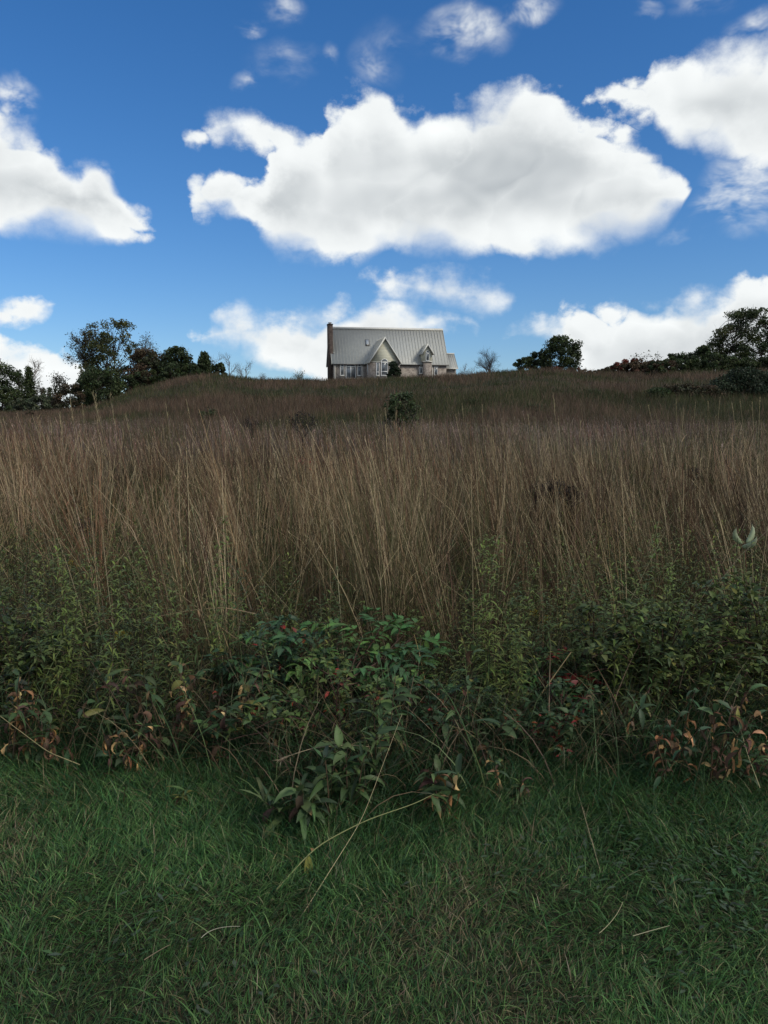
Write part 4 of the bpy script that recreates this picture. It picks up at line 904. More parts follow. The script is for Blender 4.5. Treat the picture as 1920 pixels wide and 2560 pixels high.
stalks(mb, np.stack([X, Y, H(X,Y)+.25*rng.random(n)], 1), rng.random(n)*6.28, .5+.6*rng.random(n), .0016+.00018*Y, .35+.75*rng.random(n), rng.normal(size=n)*.35, jitter(mixcol([(.30,.235,.14),(.16,.11,.07),(.36,.31,.20)], [2,2,1], n), n, .25, .05), 4, .5)
n = 9000; X, Y = scatter(n, 4.4, 15.0, .56, .4); k = (Y > edge(X)+.9) & (rng.random(n) < np.clip((fbm(X, Y, 1.5, 3)-.36)*4, .08, 1)); X, Y = X[k], Y[k]; n = len(X)
blades(mb, np.stack([X, Y, H(X,Y)], 1), rng.random(n)*6.28, .35+.55*rng.random(n), .004+.0006*Y, .1+.35*rng.random(n), .2+1.0*rng.random(n), jitter(mixcol([(.085,.100,.036),(.13,.125,.050),(.065,.080,.032)], [2,1,2], n), n, .2, .05), 4, twist=rng.random(n)*6)
# short dead blades and leaf litter between the stems
n = 20000; X, Y = scatter(n, 4.0, 12.0, 0.56, 0.5); k = Y > edge(X)+.7; X, Y = X[k], Y[k]; n = len(X)
blades(mb, np.stack([X, Y, H(X,Y)+.3*rng.random(n)**2], 1), rng.random(n)*2*pi, .18+.45*rng.random(n), .0035+.004*rng.random(n), .1+.7*rng.random(n), .3+1.6*rng.random(n), jitter(mixcol([(0.14,0.095,0.055),(0.085,0.058,0.036),(0.06,0.06,0.028),(0.20,0.15,0.09)], [3,3,2,1], n), n, .25, .07), 4, twist=rng.random(n)*2*pi)
# a few pale stems standing above the rest
sp_ = [(175,1000,9),(150,1035,8),(232,985,7),(240,995,7.4),(275,990,7),(205,1010,9),(415,1015,12),(465,1000,14),(315,1040,9),(0,1045,6),(95,1050,7),(560,1045,13),
       (1383,990,11),(1452,1055,10),(1075,1040,14),(990,1020,16),(962,1022,17),(1155,1010,18),(1205,1015,18),(1320,1040,13),(1640,1035,15),(1790,1040,14),(700,1050,14),(895,1035,15),
       (1690,1000,20),(1740,1000,21),(1800,995,20),(1850,1000,22),(1900,995,21),(1620,1010,21),(1770,1005,23),(1830,1010,24),(1880,1005,22)]
for px, py, Y in sp_:
    T_ = at(px, py, Y); X0 = T_[0]+rng.normal()*.10+.10; zb_ = float(H(X0, Y)); hh = T_[2]-zb_
    P = np.array([[X0, Y, zb_]]); c = np.array([[0.34,0.28,0.165]])*(.8+.4*rng.random())
    XL = stalks(mb, P, [pi if T_[0] < X0 else 0], [hh*1.01], max(.0016, Y*.00032), [abs(T_[0]-X0)/hh*.6], [abs(T_[0]-X0)/hh*.9], c, 6, .5)
    m = 34; t = 1-.16*rng.random(m); i0 = np.minimum((t*6).astype(int), 5); f = (t*6-i0)[:,None]; PP = XL[0, i0]*(1-f)+XL[0, i0+1]*f
    blades(mb, PP, rng.random(m)*2*pi, .03+.03*rng.random(m), max(.003, Y*.0005), .1+.4*rng.random(m), .3, jitter(c[0], m, .2, .05), 2, twist=rng.random(m)*6)
tag(mb.build('meadow_grass', M_DRY), 'tall brown and tan dry grass stems with feathery seed heads', 'tall grass', None, 'stuff')

# finer growth over the hill
hb = Buf()
def hillgrass(n, y0, y1, hm, w):
    X, Y = scatter(n, y0, y1, 0.60, 2.0); p1 = fbm(X, Y*0.55, 7.0, 2); p2 = fbm(X, Y, 2.2, 4)
    left = np.clip((X/Y+.12)/-.12, 0, 1); topband = np.clip((Y-100)/12, 0, 1)*np.exp(-((X/Y+.10)/.10)**2)
    green = np.clip((p1-.38)*5+.75*topband-.3*left+.25*np.exp(-((Y-58)/16)**2)*np.exp(-((X/Y-.02)/.2)**2), 0, .9)
    isg = rng.random(n) < green
    c = mixcol([(0.105,0.070,0.050),(0.085,0.060,0.045),(0.13,0.095,0.068),(0.072,0.058,0.040)], [3,3,1.4,2], n); c[isg] = mixcol([(0.042,0.050,0.022),(0.055,0.056,0.026),(0.034,0.042,0.020)], [2,2,1], int(isg.sum()))
    c = c*(0.60+.95*p2[:,None])*np.array([1.0,1.0,.95]); c = jitter(c, n, .2, .05)
    h = hm*(0.55+.7*rng.random(n))*np.where(isg, .75, 1.0)*(0.65+.75*p2)*np.where(Y > 112, .55, 1)
    blades(hb, np.stack([X, Y, H(X,Y)-.03], 1), rng.random(n)*2*pi, h, w*(.6+.8*rng.random(n))*Y/60, .05+.22*rng.random(n), .2+.7*rng.random(n), c, 3, twist=rng.random(n)*2*pi)
hillgrass(90000, 38, 75, .85, .030); hillgrass(80000, 75, 124, .75, .032)
n = 26000; X, Y = scatter(n, 124, 175, .62, 3); k = (np.abs(X/Y-.02) > .10); X, Y = X[k], Y[k]; n = len(X)
blades(hb, np.stack([X, Y, H(X,Y)-.03], 1), rng.random(n)*2*pi, .5+.4*rng.random(n), .10, .1+.2*rng.random(n), .3+.5*rng.random(n), jitter((0.10,0.08,0.048), n, .25, .06), 2, twist=rng.random(n)*6)
tag(hb.build('hill_grass', M_DRY), 'reddish brown grass with dull green patches covering the hill', 'grass', None, 'stuff')
# ------------------------------------------------------------------ single plants of the weedy fringe
def ground_pt(px, py, dz=0.0):
    p = gp(px, py); return np.array([p[0], p[1], float(H(p[0], p[1]))-.01+dz])
def plant(name, label, loc, cat='plant', group=None, rz=0.0):
    return tag(empty(name, tuple(loc), rz), label, cat, group)
def along(X, t):
    """points on one centre line X (segs+1, 3) at parameters t"""
    s = X.shape[0]-1; i0 = np.minimum((t*s).astype(int), s-1); f = (t*s-i0)[:,None]; return X[i0]*(1-f)+X[i0+1]*f

def goldenrod(h, seed, bloom=0.0, parent=None, dark=1.0):
    """slender stem with many narrow leaves, perhaps a one-sided yellow plume"""
    r = np.random.default_rng(seed); b, lf, fl = Buf(), Buf(), Buf()
    az = r.random()*2*pi
    X = stalks(b, np.zeros((1,3)), [az], [h], .0032, [.04+.12*r.random()], [.15*r.normal()], np.array([[.055,.055,.028]])*dark, 7, .4)[0]
    n = int(70*h/.8); t = np.sort(.15+.85*r.random(n)); P = along(X, t)
    col = jitter(np.array([(0.082,0.116,0.033),(0.108,0.144,0.038),(0.062,0.094,0.034)])[r.integers(3)]*dark, n, .15, .05, r)
    leaves(lf, P, np.arange(n)*2.4+r.normal(size=n)*.3, .45+.35*r.normal(size=n), (.060+.03*r.random(n))*(1.25-.75*t), .008+.005*r.random(n), .8+.5*r.random(n), col, 3, .2, r=r)
    b.build('stem', M_STEM, parent); lf.build('leaves', M_LEAF, parent)
    if bloom:
        m = int(9*bloom)+4
        for i in range(m):
            tt = 1-.2*i/m; p = along(X, np.array([tt]))[0]; a = az+r.normal()*.9; L = (.025+.07*i/m)*bloom
            pts = bez(p, p+np.array([L*.6*cos(a), L*.6*sin(a), L*.5]), p+np.array([L*1.1*cos(a), L*1.1*sin(a), L*.25]), 6)
            k = 16; q_ = pts[r.integers(1, 6, k)]+r.normal(size=(k,3))*.004
            leaf_cards(fl, q_, .009, jitter((0.42,0.33,0.045), k, .25, .08, r), r)
        fl.build('flower_plume', M_LEAF, parent)
gold = []
for i in range(7):
    e = plant('goldenrod', 'leafy green goldenrod without flowers in the weedy fringe before the brown grass', (0,0,0), 'goldenrod', 'goldenrods without flowers')
    goldenrod(.46+.075*i, 300+i, 0, e, .9+.03*i); gold.append(e)
gr_ = np.random.default_rng(55); cnt = 0
spots = []
for k in range(34): spots.append((gr_.uniform(-20, 560), gr_.uniform(1700, 1890)))
for k in range(64): spots.append((gr_.uniform(1130, 1940), gr_.uniform(1690, 1860)))
for k in range(10): spots.append((gr_.uniform(560, 1130), gr_.uniform(1700, 1760)))
for i, (px, py) in enumerate(spots):
    e = gold[i] if i < len(gold) else copy_tree(gold[gr_.integers(len(gold))])
    e.location = tuple(ground_pt(px, py)); e.rotation_euler = (0, 0, gr_.random()*6.28); s_ = .85+.3*gr_.random(); e.scale = (s_, s_, s_)
# goldenrods that carry yellow flowers: where the flower sits in the photo and how far off the plant is
for i, (px, py, Y, bl, lb) in enumerate([
  (268,1628,4.6,1.2,'goldenrod with a bright yellow plume in the dark weeds on the left'),
  (470,1410,6.6,.8,'goldenrod with faint yellow tips among the brown stems, left of the sapling'),
  (1607,1712,3.9,1.5,'goldenrod lying over to the right with a broad yellow flower head'),
  (1455,1548,4.8,.7,'goldenrod with narrow yellow spike, third of the three beside the bent straw'),
  (1375,1560,4.9,.7,'goldenrod with small yellow flowers, middle of three above the bent straw'),
  (1351,1530,5.0,.6,'goldenrod with thin yellow tip, first of three from the sapling'),
  (160,1400,6.4,.9,'goldenrod with yellow haze of flowers at the far left before the grass'),
  (1210,1420,6.2,.8,'yellow flowered goldenrod right of the tallest straw coloured stems'),
  (1900,1520,5.2,.7,'goldenrod with a yellow tip close to the right edge of the photo')]):
    T_ = at(px, py, Y); z = float(H(T_[0], Y)); e = plant('goldenrod', lb, (T_[0], Y, z), 'goldenrod', 'goldenrods in flower')
    goldenrod(max(.3, T_[2]-z), 330+i, bl, e)

def broadleaf(h, seed, parent, nst=6, Lf=.13, Wf=.036, cols=((0.054,0.090,0.036),(0.084,0.124,0.048),(0.044,0.072,0.036)), brown=0.0, spread=.5, droop=1.2, yel=0.0):
    """clump of stems with long lance shaped leaves, some withered"""
    r = np.random.default_rng(seed); b, lf, dl = Buf(), Buf(), Buf()
    for s_ in range(max(2, int(round(nst*.66)))):
        az = r.random()*2*pi; hh = h*(.6+.45*r.random()); ln = spread*r.random()
        X = stalks(b, np.array([[r.normal()*.04, r.normal()*.04, 0]]), [az], [hh], .0042, [ln], [.35*r.random()], np.array([[.075,.050,.032]])*(.6+.6*r.random()), 6, .45)[0]
        n = int(13+6*r.random()); t = np.sort(.12+.88*r.random(n)**.8); P = along(X, t)
        dead = r.random(n) < brown*(1.15-.55*t)
        a = np.arange(n)*2.4+r.normal(size=n)*.4+az
        live = ~dead; m = int(live.sum())
        if m:
            c = jitter(np.array(cols)[r.integers(len(cols), size=m)], m, .16, .06, r); tp = c*.95
            yl = r.random(m) < yel; c[yl] = np.array([.12,.12,.035]); tp = c.copy(); tb = r.random(m) < .10+brown*.3; tp[tb] = np.array([.22,.125,.055])
            leaves(lf, P[live], a[live], .5+.35*r.normal(size=m), Lf*.85*(.5+.75*r.random(m)), Wf*.68*(.45+.9*r.random(m)), droop*(.4+1.0*r.random(m)), c, 6, .35, roll=r.normal(size=m)*.5, tip=tp, wavy=.22, r=r)
        m = int(dead.sum())
        if m:
            c = jitter(np.array([(0.26,0.145,0.065),(0.42,0.270,0.135),(0.100,0.060,0.038),(0.070,0.045,0.032)])[r.choice(4, m, p=[.25,.15,.3,.3])], m, .22, .08, r)
            leaves(dl, P[dead], a[dead], -.1+.6*r.normal(size=m), Lf*(.4+.45*r.random(m)), Wf*(.32+.4*r.random(m)), 1.6+1.6*r.random(m), c, 6, .75, roll=r.normal(size=m)*.9, wavy=.45, r=r)
    b.build('stem', M_STEM, parent, True)
    if lf.n: lf.build('leaves', M_LEAF, parent)
    if dl.n: tag(dl.build('withered_leaves', M_DRY, parent), 'curled brown withered leaves')
BL = 'broad leaved weeds along the lawn edge'
def bl(label, px, py, h, seed, **k):
    e = plant('broad_leaved_weed', label, ground_pt(px, py), 'weed', BL); broadleaf(h, seed, e, **k)
# green clump in the centre that leans out over the lawn
bl('dark green drooping weed in the middle of the fringe, furthest out over the lawn', 850, 2060, .40, 401, nst=7, Lf=.14, Wf=.040, spread=.6)
bl('green long leaved weed at the left front of the central clump by the lawn', 745, 2075, .22, 402, nst=5, Lf=.16, Wf=.042, spread=.9, brown=.12)
bl('green lance leaved weed behind the central clump under the sapling', 960, 1975, .46, 403, nst=7, Lf=.14, Wf=.038, brown=.08)
bl('weed with brown tipped leaves to the right front of the central clump', 1085, 2050, .24, 404, nst=5, Lf=.14, Wf=.035, brown=.35, spread=.9)
bl('green weed between the brown weed and the sapling, left of centre', 660, 1900, .46, 405, nst=7, Lf=.12, Wf=.036, brown=.1)
bl('pale leaved weed right of the sapling before the brown stems', 1165, 1850, .55, 406, nst=5, Lf=.12, Wf=.034, brown=.06)
bl('green weed with a few pink tinged dead leaves right of the central clump', 1180, 1930, .42, 407, nst=6, Lf=.12, Wf=.034, brown=.28)
# browning clumps on the left and right
bl('half withered weed with orange brown curled leaves left of centre', 410, 1935, .56, 410, nst=9, Lf=.12, Wf=.034, brown=.72, cols=((0.040,0.072,0.030),(0.055,0.085,0.034)))
bl('green weed with brown dying leaves right beside the half withered weed', 530, 1940, .52, 411, nst=8, Lf=.13, Wf=.038, brown=.48, cols=((0.036,0.068,0.032),(0.048,0.080,0.036)), yel=.06)
bl('withered low weed in front of the half withered weed on the left', 330, 1955, .34, 412, nst=7, Lf=.11, Wf=.030, brown=.75)
bl('brown dried weed at the left edge of the photo', 40, 1925, .42, 413, nst=9, Lf=.11, Wf=.030, brown=.75)
bl('green topped brown weed just in from the left edge', 130, 1930, .40, 414, nst=7, Lf=.12, Wf=.032, brown=.5, cols=((0.050,0.085,0.034),), yel=.10)
bl('tallest brown and orange withered weed on the right', 1765, 1975, .48, 415, nst=9, Lf=.11, Wf=.030, brown=.80, cols=((0.045,0.080,0.036),))
bl('withered weed with some green leaves left of the tallest brown one on the right', 1655, 1965, .42, 416, nst=7, Lf=.11, Wf=.030, brown=.5, cols=((0.040,0.078,0.036),))
bl('small brown leaved weed at the right edge of the fringe', 1865, 1955, .28, 417, nst=5, Lf=.09, Wf=.025, brown=.6)
bl('low weed with hanging orange leaves in the lawn right of the central clump', 1235, 2010, .17, 418, nst=5, Lf=.09, Wf=.026, brown=.6, spread=.8)
bl('tiny yellow green weed alone in the lawn grass left of the central clump', 440, 2025, .10, 419, nst=2, Lf=.09, Wf=.020, brown=.45, spread=.6, yel=.6)
bl('green weed beneath the bramble on the right', 1545, 1890, .40, 420, nst=7, Lf=.12, Wf=.030, brown=.1)
bl('grey green weed at the left edge below the white flowers', 50, 1830, .50, 421, nst=5, Lf=.08, Wf=.034, cols=((0.060,0.080,0.062),), brown=.05)

# sapling with feathered leaves
def sapling(label, px, py, seed, tops, lf_len=.20, red=0.0, group=None, name='sapling', cols=((0.062,0.135,0.044),(0.086,0.165,0.048),(0.050,0.105,0.046))):
    r = np.random.default_rng(seed); B = ground_pt(px, py); e = plant(name, label, B, 'sapling', group); b, lf, rd = Buf(), Buf(), Buf()
    fork = np.array([0.0, 0.0, .30])
    poly(b, bez((0,0,-.02), (.02,0,.15), fork, 6), np.linspace(.008,.006,6), (.06,.038,.032), 6)
    for (qx, qy, Y) in tops:
        T_ = at(qx, qy, Y)-B; pts = bez(fork*(.4+.6*r.random()), fork*.5+T_*.5+np.array([0,0,-.05]), T_, 9); poly(b, pts, np.linspace(.0055,.002,9), (.065,.042,.034), 5)
        ba = math.atan2(T_[1], T_[0])
        for j in range(5):                         # compound leaves near the branch end
            f = .50+.50*(j+.5)/5; p = pts[min(8, int(f*8.99))]; a = ba+(j-2)*1.0+r.normal()*.5; L = lf_len*(.7+.5*r.random())
            el = .35+.3*r.normal(); rp = bez(p, p+np.array([L*.55*cos(a), L*.55*sin(a), L*.5*math.sin(el)+.03]), p+np.array([L*cos(a), L*sin(a), L*.35*math.sin(el)-.03]), 8)
            poly(b, rp, np.linspace(.0018,.0008,8), (.09,.045,.035), 3)
            k = 6; tt = np.repeat(np.linspace(.2,.97,k), 2); PP = along(rp, tt); sd_ = np.tile([1,-1], k)
            aa = a+sd_*(1.05-.35*tt)+r.normal(size=2*k)*.15
            isred = r.random() < red*(1.2-f)
            c = jitter((0.26,0.035,0.028) if isred else np.array(cols)[r.integers(len(cols))], 2*k, .16, .06, r)
            leaves(rd if isred else lf, PP, aa, .15+.25*r.normal(size=2*k), L*(.36+.12*r.random(2*k)), L*.145*(.8+.4*r.random(2*k)), .55+.4*r.random(2*k), c, 4, .22, 'ovate', roll=r.normal(size=2*k)*.25, wavy=.05, r=r)
            leaves(rd if isred else lf, rp[-1:], [a], [.0], [L*.42], [L*.17], [.6], c[:1], 4, .22, 'ovate', r=r)
    b.build('branches', M_BARK, e, True); lf.build('leaves', M_LEAF, e)
    if rd.n: tag(rd.build('red_leaves', M_LEAF, e), 'red autumn leaves')
sapling('sapling with feathered green leaves in the centre before the straw stems', 850, 1845, 501,
        [(660,1560,4.2),(735,1600,4.1),(790,1650,4.0),(840,1570,4.25),(905,1590,4.1),(965,1545,4.3),(1010,1585,4.1),(1060,1570,4.2),(1085,1640,4.1),(880,1680,3.9),(630,1640,4.1)], .19)
sapling('feather leaved sapling to the right with some red lower leaves', 1395, 1850, 502, [(1330,1610,4.3),(1380,1650,4.2),(1455,1640,4.2),(1340,1690,4.0),(1420,1730,4.0),(1280,1680,4.2)], .17, .5)
# rose and bramble bushes: leaves in threes
def bramble(label, px, py, seed, W, Ht, n, cols, redf=0.0, yf=0.0, Ls=.045, group='rose and bramble bushes', name='bramble_bush'):
    r = np.random.default_rng(seed); B = ground_pt(px, py); e = plant(name, label, B, 'bush', group); b, lf, rd = Buf(), Buf(), Buf()
    for i in range(n):
        a = r.random()*2*pi; R = W*(.25+.75*r.random()**.6); hh = Ht*(.55+.5*r.random()); e_ = np.array([R*cos(a), R*.75*sin(a), hh*(1-.45*(R/W)**2)])
        pts = bez((r.normal()*.05, r.normal()*.05, 0), (e_[0]*.3, e_[1]*.3, e_[2]*1.15), e_, 9); poly(b, pts, np.linspace(.0038,.0014,9), np.array((.065,.036,.032))*(.7+.5*r.random()), 4)
        k = 15; t = np.sort(.2+.8*r.random(k)); P = along(pts, t); aa = r.random(k)*2*pi
        P2 = P+np.stack([np.cos(aa)*.03, np.sin(aa)*.03, .01+.02*r.random(k)], 1)
        for off in (-1.2, 0, 1.2):
            c = jitter(np.array(cols)[r.integers(len(cols), size=k)], k, .18, .06, r)
            y_ = r.random(k) < yf; c[y_] = np.array([.13,.13,.035]); isr = r.random(k) < redf*(1.3-P2[:,2]/Ht)
            for m_, buf_ in ((~isr, lf), (isr, rd)):
                q_ = int(m_.sum())
                if not q_: continue
                cc = c[m_] if buf_ is lf else jitter(np.array([(0.26,0.040,0.030),(0.20,0.060,0.026),(0.12,0.035,0.028)])[r.integers(3, size=q_)], q_, .2, .06, r)
                leaves(buf_, P2[m_], aa[m_]+off, .2+.4*r.normal(size=q_), Ls*(.55+.9*r.random(q_)), Ls*.60*(.5+.85*r.random(q_)), .4+.5*r.random(q_), cc, 3, .25, 'ovate', roll=r.normal(size=q_)*.4, r=r)
    b.build('stems', M_BARK, e, True); lf.build('leaves', M_LEAF, e)
    if rd.n: tag(rd.build('red_leaves', M_LEAF, e), 'red and orange turned leaves')
DGR = ((0.058,0.084,0.029),(0.092,0.122,0.038),(0.044,0.066,0.027))
bramble('rose bush with red and orange lower leaves under the central sapling', 830, 1890, 510, .62, .48, 20, ((0.060,0.098,0.032),(0.084,0.124,0.036)), .10, .06, .036)
bramble('rose bush with scattered red leaves to the right of the central sapling', 1080, 1880, 511, .42, .42, 13, ((0.046,0.084,0.032),(0.030,0.060,0.030)), .10, .04, .035)
bramble('bush with hanging red leaves beneath the right sapling', 1370, 1905, 512, .42, .38, 13, ((0.042,0.074,0.032),), .16, .04, .037)
bramble('large dark bramble mound on the right', 1640, 1800, 513, .62, .74, 44, DGR, .0, .05, .043)
bramble('dark bramble mound cut by the right edge', 1890, 1760, 514, .60, .76, 38, DGR, .0, .07, .043)
bramble('dark leafy bush between the right sapling and the big bramble mound', 1500, 1760, 515, .45, .60, 22, DGR, .0, .04, .045)
bramble('dark leafy bush at the left edge under the white flowers', 40, 1790, 516, .48, .70, 44, DGR, .0, .0, .04)
bramble('low green bush left of the central rose bush', 690, 1800, 517, .36, .56, 24, ((0.030,0.060,0.032),(0.036,0.070,0.034)), .05, .02, .042)
# white asters
def aster(label, px, py, seed, h, n):
    r = np.random.default_rng(seed); B = ground_pt(px, py); e = plant('white_aster', label, B, 'aster', 'white flowered asters'); b, lf, fl = Buf(), Buf(), Buf()
    for i in range(7):
        X = stalks(b, np.array([[r.normal()*.06, r.normal()*.06, 0]]), [r.random()*6.28], [h*(.75+.3*r.random())], .002, [.25*r.random()], [.3*r.random()], (.05,.05,.028), 6, .4)[0]
        m = 40; t = .15+.85*r.random(m); leaves(lf, along(X, t), r.random(m)*6.28, .4+.3*r.normal(size=m), .03+.03*r.random(m), .006, .5, jitter((0.030,0.050,0.026), m, .2, .05, r), 2, .2, r=r)
        k = n//7; t = 1-.35*r.random(k); P = along(X, t)+r.normal(size=(k,3))*np.array([.05,.05,.03])
        for q_ in range(6): leaves(fl, P, q_*1.047+np.zeros(k), .25, .0055, .0034, .2, jitter((0.62,0.62,0.60), k, .08, .02, r), 1, .1, r=r)
    b.build('stems', M_STEM, e); lf.build('leaves', M_LEAF, e); fl.build('flowers', M_LEAF, e)
aster('white flowered aster at the left edge above the dark bush', 20, 1770, 520, .78, 90)
aster('white flowered aster second from the left edge', 75, 1760, 521, .74, 70)
aster('small white aster among the dark stems right of the red leaved sapling', 1275, 1880, 522, .34, 50)
aster('white aster showing a few flowers at the lower left edge', 60, 1800, 523, .52, 40)

# milkweed with its three pods
PX, PYt, YP = 1859, 1366, 4.7
T_ = at(PX, PYt, YP); zb_ = float(H(T_[0], YP)); mw = plant('milkweed', 'milkweed with three pale green horned pods among the stems at the right', (T_[0], YP, zb_), 'milkweed')
b = Buf(); hh = T_[2]-zb_; poly(b, bez((.05,0,0), (.03,0,hh*.6), (0,0,hh), 10), np.linspace(.006,.0035,10), (.10,.11,.05), 6); b.build('stem', M_STEM, mw, True)
def pod(pts, rmax):
    b = Buf(); pts = np.array(pts); n = 14; P = bez(pts[0], pts[1], pts[2], n); t = np.linspace(0,1,n)
    rr = rmax*np.sin(pi*np.clip(t*.94+.03,0,1)**.72)**.9; rr[-2:] = rmax*.10; rr[0] = rmax*.12
    c = np.repeat(np.array([[.30,.36,.22]])*(1-.10*t[:,None])+np.array([[.05,.02,.03]])*t[:,None]**3, 10, 0)
    poly(b, P, rr, c, 10)
    w = np.random.default_rng(3).normal(size=(len(b.v[0]),3))*rmax*.035; b.v[0] = b.v[0]+w
    b.build('seed_pod', M_LEAF, mw, True)
def rel(x, y, d=0.0): return at(x, y, YP+d)-np.array([T_[0], YP, zb_])
pod([rel(1856,1359), rel(1828,1345,-.02), rel(1842,1318,-.03)], .0165)
pod([rel(1866,1356), rel(1888,1340,.03), rel(1880,1310,.04)], .0165)
pod([rel(1855,1366), rel(1885,1368,-.05), rel(1893,1340,-.06)], .0175)
b = Buf(); r = np.random.default_rng(9); leaves(b, np.array([[.035,0,.25],[.04,0,.35],[.03,0,.5],[.025,0,.6]]), [0.4,3.4,1.2,4.5], [.2,.3,.3,.4], .13, .05, 1.1, (0.075,0.085,0.036), 5, .2, 'ovate', r=r); b.build('leaves', M_LEAF, mw)

# long single stems
def stem(name, label, pts, rad, col, tuft=None, cat='stem', leafat=None, leafcol=None, group='long dry stems'):
    """pts: (px, py, Y) along the stem, lowest first; Y None = on level ground there"""
    Wp = np.array([gp(x, y, .015) if Y is None else at(x, y, Y) for x, y, Y in pts]); B = Wp[0].copy(); e = plant(name, label, B, cat, group)
    n = 26; s = np.linspace(0, len(Wp)-1, n); P = np.stack([np.interp(s, np.arange(len(Wp)), Wp[:,i]) for i in range(3)], 1)
    for _ in range(4): P[1:-1] = (P[:-2]+2*P[1:-1]+P[2:])/4
    P = P-B; b = Buf(); poly(b, P, np.linspace(rad, rad*.5, n), col, 6); b.build('stalk', M_STEM, e, True)
    r = np.random.default_rng(len(label)+int(pts[0][0]))
    if tuft:
        b = Buf(); m = tuft; t = 1-.22*r.random(m); Q = along(P, t); d = P[-1]-P[-4]; a = math.atan2(d[1], d[0]); el = math.atan2(d[2], math.hypot(d[0], d[1]))
        leaves(b, Q, a+r.normal(size=m)*.5, el+r.normal(size=m)*.35, .018+.02*r.random(m), .0028, .3, jitter((.23,.18,.12), m, .2, .05, r), 2, .2, r=r); b.build('seed_head', M_DRY, e)
    if leafat:
        b = Buf()
        for (t, a, el, L, W, dr, c, tp) in leafat: leaves(b, along(P, np.array([t])), [a], [el], [L], [W], [dr], np.array([c]), 6, .35, wavy=.2, tip=np.array([tp]), r=r)
        b.build('leaves', M_LEAF, e)
YG, STR_, TN = (.19,.20,.085), (.36,.30,.17), (.30,.22,.13)
GRN, YEL, BRNL = (.05,.085,.03), (.20,.20,.05), (.26,.15,.07)
stem('bent_stem', 'long pale green stem bending from the lawn to leaves before the central clump', [(690,2225,None),(790,2115,2.62),(915,2050,2.70),(1035,2010,2.78),(1085,1985,2.86)], .0023, YG, None, 'stem',
     [(.20,-1.5,-1.0,.10,.030,.3,YEL,BRNL),(.22,1.6,.2,.05,.012,1.5,BRNL,BRNL),(.97,.3,-.3,.11,.032,1.0,GRN,BRNL),(.99,2.8,.0,.10,.030,1.1,(.045,.075,.04),BRNL),(.96,-.9,-.5,.09,.028,.9,GRN,BRNL)])
stem('straw_stem', 'straight straw stem leaning right from the lawn across the central clump', [(760,2280,None),(905,2050,2.75),(1005,1785,3.0)], .0013, STR_, None, 'stem')
stem('straw_stem', 'thin straw stem in the lawn below the weed with brown tipped leaves', [(1178,2262,None),(1140,2150,2.65),(1107,2065,2.85),(1098,2030,2.9)], .0018, STR_, None, 'stem')
stem('straw_stem', 'thin straw stem leaning left out of the lawn right of centre', [(1502,2182,None),(1470,2070,2.8),(1440,1965,3.1)], .0018, (.26,.22,.13), None, 'stem')
stem('straw_stem', 'fallen dry stem low across the left edge of the fringe', [(200,1912,3.25),(120,1880,3.25),(0,1790,3.3)], .0022, (.27,.23,.12), None, 'stem')
stem('straw_stem', 'straw stem slanting down the right edge of the fringe', [(1900,1970,3.05),(1870,1890,3.1),(1845,1800,3.2)], .0018, (.27,.24,.13), None, 'stem', [(.98,1.5,1.2,.07,.018,.4,YEL,BRNL)])
stem('broken_stem', 'thick golden broken stem leaning across the right sapling', [(1298,1818,3.7),(1360,1725,3.75),(1428,1630,3.8)], .0042, (.36,.27,.13), None, 'stem')
stem('grass_arch', 'long arching grass stem with a fuzzy tip over the central weed', [(950,1870,3.2),(880,1862,3.1),(790,1868,3.0),(735,1885,2.95),(692,1902,2.92)], .0019, (.25,.20,.13), 26, 'grass stem')
stem('grass_arch', 'pale dry stems arched across the brown grass left of the sapling', [(640,1535,4.3),(560,1518,4.3),(480,1525,4.3),(400,1540,4.3),(340,1552,4.35)], .0028, TN, 20, 'grass stem', [(.42,1.0,1.1,.06,.014,.8,(.34,.22,.12),(.36,.25,.14)),(.45,-1.2,-.3,.055,.014,1.2,(.34,.22,.12),(.36,.25,.14))])
stem('straw_stem', 'long straw stem crossing behind the pale arch on the left', [(660,1645,4.2),(560,1575,4.3),(470,1500,4.4),(380,1440,4.5)], .0020, TN, None, 'stem')
stem('broken_stem', 'orange yellow broken stem in front of the red leaved bush in the centre', [(974,1805,3.4),(945,1760,3.42),(915,1715,3.45)], .0026, (.33,.22,.09), None, 'stem')
stem('straw_stem', 'yellow stem rising through the right side of the central sapling', [(1062,1700,3.9),(1050,1640,3.95),(1035,1585,4.0)], .0024, (.28,.20,.08), None, 'stem')
stem('straw_stem', 'grey straw stem standing bent in the dark weeds on the left', [(146,1760,3.9),(137,1615,4.1),(105,1570,4.1),(60,1510,4.2)], .0017, (.22,.20,.15), None, 'stem')
stem('straw_stem', 'thin grey stem leaning right below the yellow plume on the left', [(205,1785,3.8),(225,1710,3.9),(258,1610,4.1)], .0017, (.22,.20,.16), None, 'stem')
stem('straw_stem', 'dry stem sloping through the milkweed to the right edge', [(1785,1470,4.6),(1850,1390,4.6),(1920,1325,4.6)], .0018, (.24,.20,.14), None, 'stem')
stem('straw_stem', 'bright straw stem at the right edge below the milkweed', [(1905,1530,4.5),(1912,1480,4.5),(1925,1420,4.5)], .0024, (.30,.26,.13), None, 'stem')
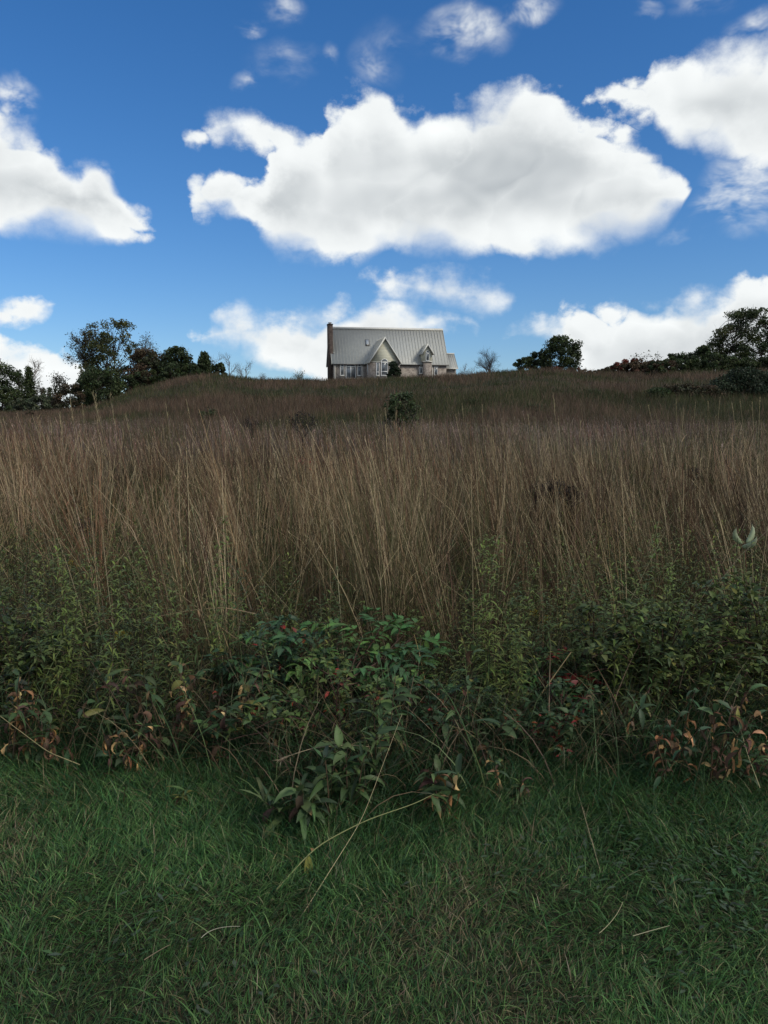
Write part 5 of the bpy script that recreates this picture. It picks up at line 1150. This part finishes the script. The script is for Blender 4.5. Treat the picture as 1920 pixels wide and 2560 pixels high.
for lb, a_, c_ in (('pale curved straw lying in the lawn left of centre', [(503,2345,None),(540,2322,None),(600,2316,None)], (.42,.40,.30)),
               ('short straw lying in the lawn, upper of two right of centre', [(1498,2333,None),(1535,2295,None),(1557,2255,None)], (.38,.35,.20)),
               ('straight straw lying in the lawn, lower of two right of centre', [(1582,2340,None),(1630,2326,None),(1674,2314,None)], (.40,.38,.24)),
               ('faint dry stalk flat in the lawn near the bottom', [(360,2400,None),(400,2375,None),(425,2362,None)], (.26,.20,.13))):
    Wp = np.array([gp(x, y, .055) for x, y, _ in a_]); e = plant('fallen_straw', lb, Wp[0], 'straw', 'straws on the lawn'); b = Buf(); P = bez(Wp[0], 2*Wp[1]-.5*(Wp[0]+Wp[2]), Wp[2], 10)-Wp[0]; poly(b, P, np.linspace(.0012,.0008,10), np.array(c_)*.7, 5); b.build('stalk', M_STEM, e, True)

# dark dead plants standing in the meadow
def deadweed(label, px, py, Y, w, seed, arms=9, fat=.012, col=(.022,.018,.017), name='dead_weed', group='dark dead weeds in the meadow'):
    r = np.random.default_rng(seed); T_ = at(px, py, Y); z = float(H(T_[0], Y)); e = plant(name, label, (T_[0], Y, z), 'dead plant', group); b, s = Buf(), Buf(); hh = T_[2]-z; W = w/F*Y/2
    poly(b, [(0,0,0),(.01,0,hh*.5),(0,0,hh)], [.007,.006,.004], col, 5)
    for i in range(arms):
        f = (i+.5)/arms*2-1; a = r.random()*2*pi; e_ = np.array([W*f, W*.4*r.normal(), hh-.02+W*(.55*(1-abs(f))+.10*r.random())]); pts = bez((0,0,hh*(.72+.15*r.random())), (e_[0]*.7, e_[1]*.7, hh*.93-.06*W), e_, 8)
        poly(b, pts, np.linspace(.004,.002,8), col, 4)
        k = 46; t = .40+.6*r.random(k); leaf_cards(s, along(pts, t)+r.normal(size=(k,3))*fat, .022, jitter(col, k, .25, .06, r), r)
    b.build('stalk', M_BARK, e, True); s.build('seed_heads', M_TREE, e)
deadweed('dark dead weed with curved arms standing above the meadow left of centre', 755, 1048, 13, 80, 601, 13, .024)
deadweed('dark dry weed, left of the dark patch in the meadow on the right', 1345, 1222, 8.0, 60, 602, 9, .022)
deadweed('dark dry weed, middle and largest of the dark patch in the meadow', 1385, 1215, 8.1, 80, 603, 12, .024)
deadweed('dark dry weed at the right of the dark patch in the meadow', 1430, 1232, 7.9, 60, 604, 9, .022)
deadweed('small dark dry weed in the meadow near the right edge', 1732, 1175, 9.5, 34, 605, 6, .016)
deadweed('low dark dry weed among the stems above the yellow goldenrod haze', 215, 1310, 7.5, 60, 606, 8, .02)
deadweed('faint dark dead weed at the far edge of the meadow, left', 628, 1052, 17, 44, 607, 9, .03)
# red leaves low in the brown grass
T_ = at(752, 1153, 11); z = float(H(T_[0], 11)); e = plant('red_leaved_plant', 'small red leaved plant deep in the brown meadow grass', (T_[0], 11, z), 'plant'); b, lf = Buf(), Buf(); r = np.random.default_rng(8); hh = T_[2]-z
poly(b, [(0,0,0),(0,0,hh)], [.006,.003], (.1,.05,.04), 5); m = 30; leaves(lf, np.array([0,0,hh])+r.normal(size=(m,3))*np.array([.07,.05,.035]), r.random(m)*6.28, r.normal(size=m)*.5, .05, .022, .5, jitter((.30,.040,.035), m, .15, .05, r), 3, .2, r=r); b.build('stem', M_STEM, e); lf.build('leaves', M_LEAF, e)
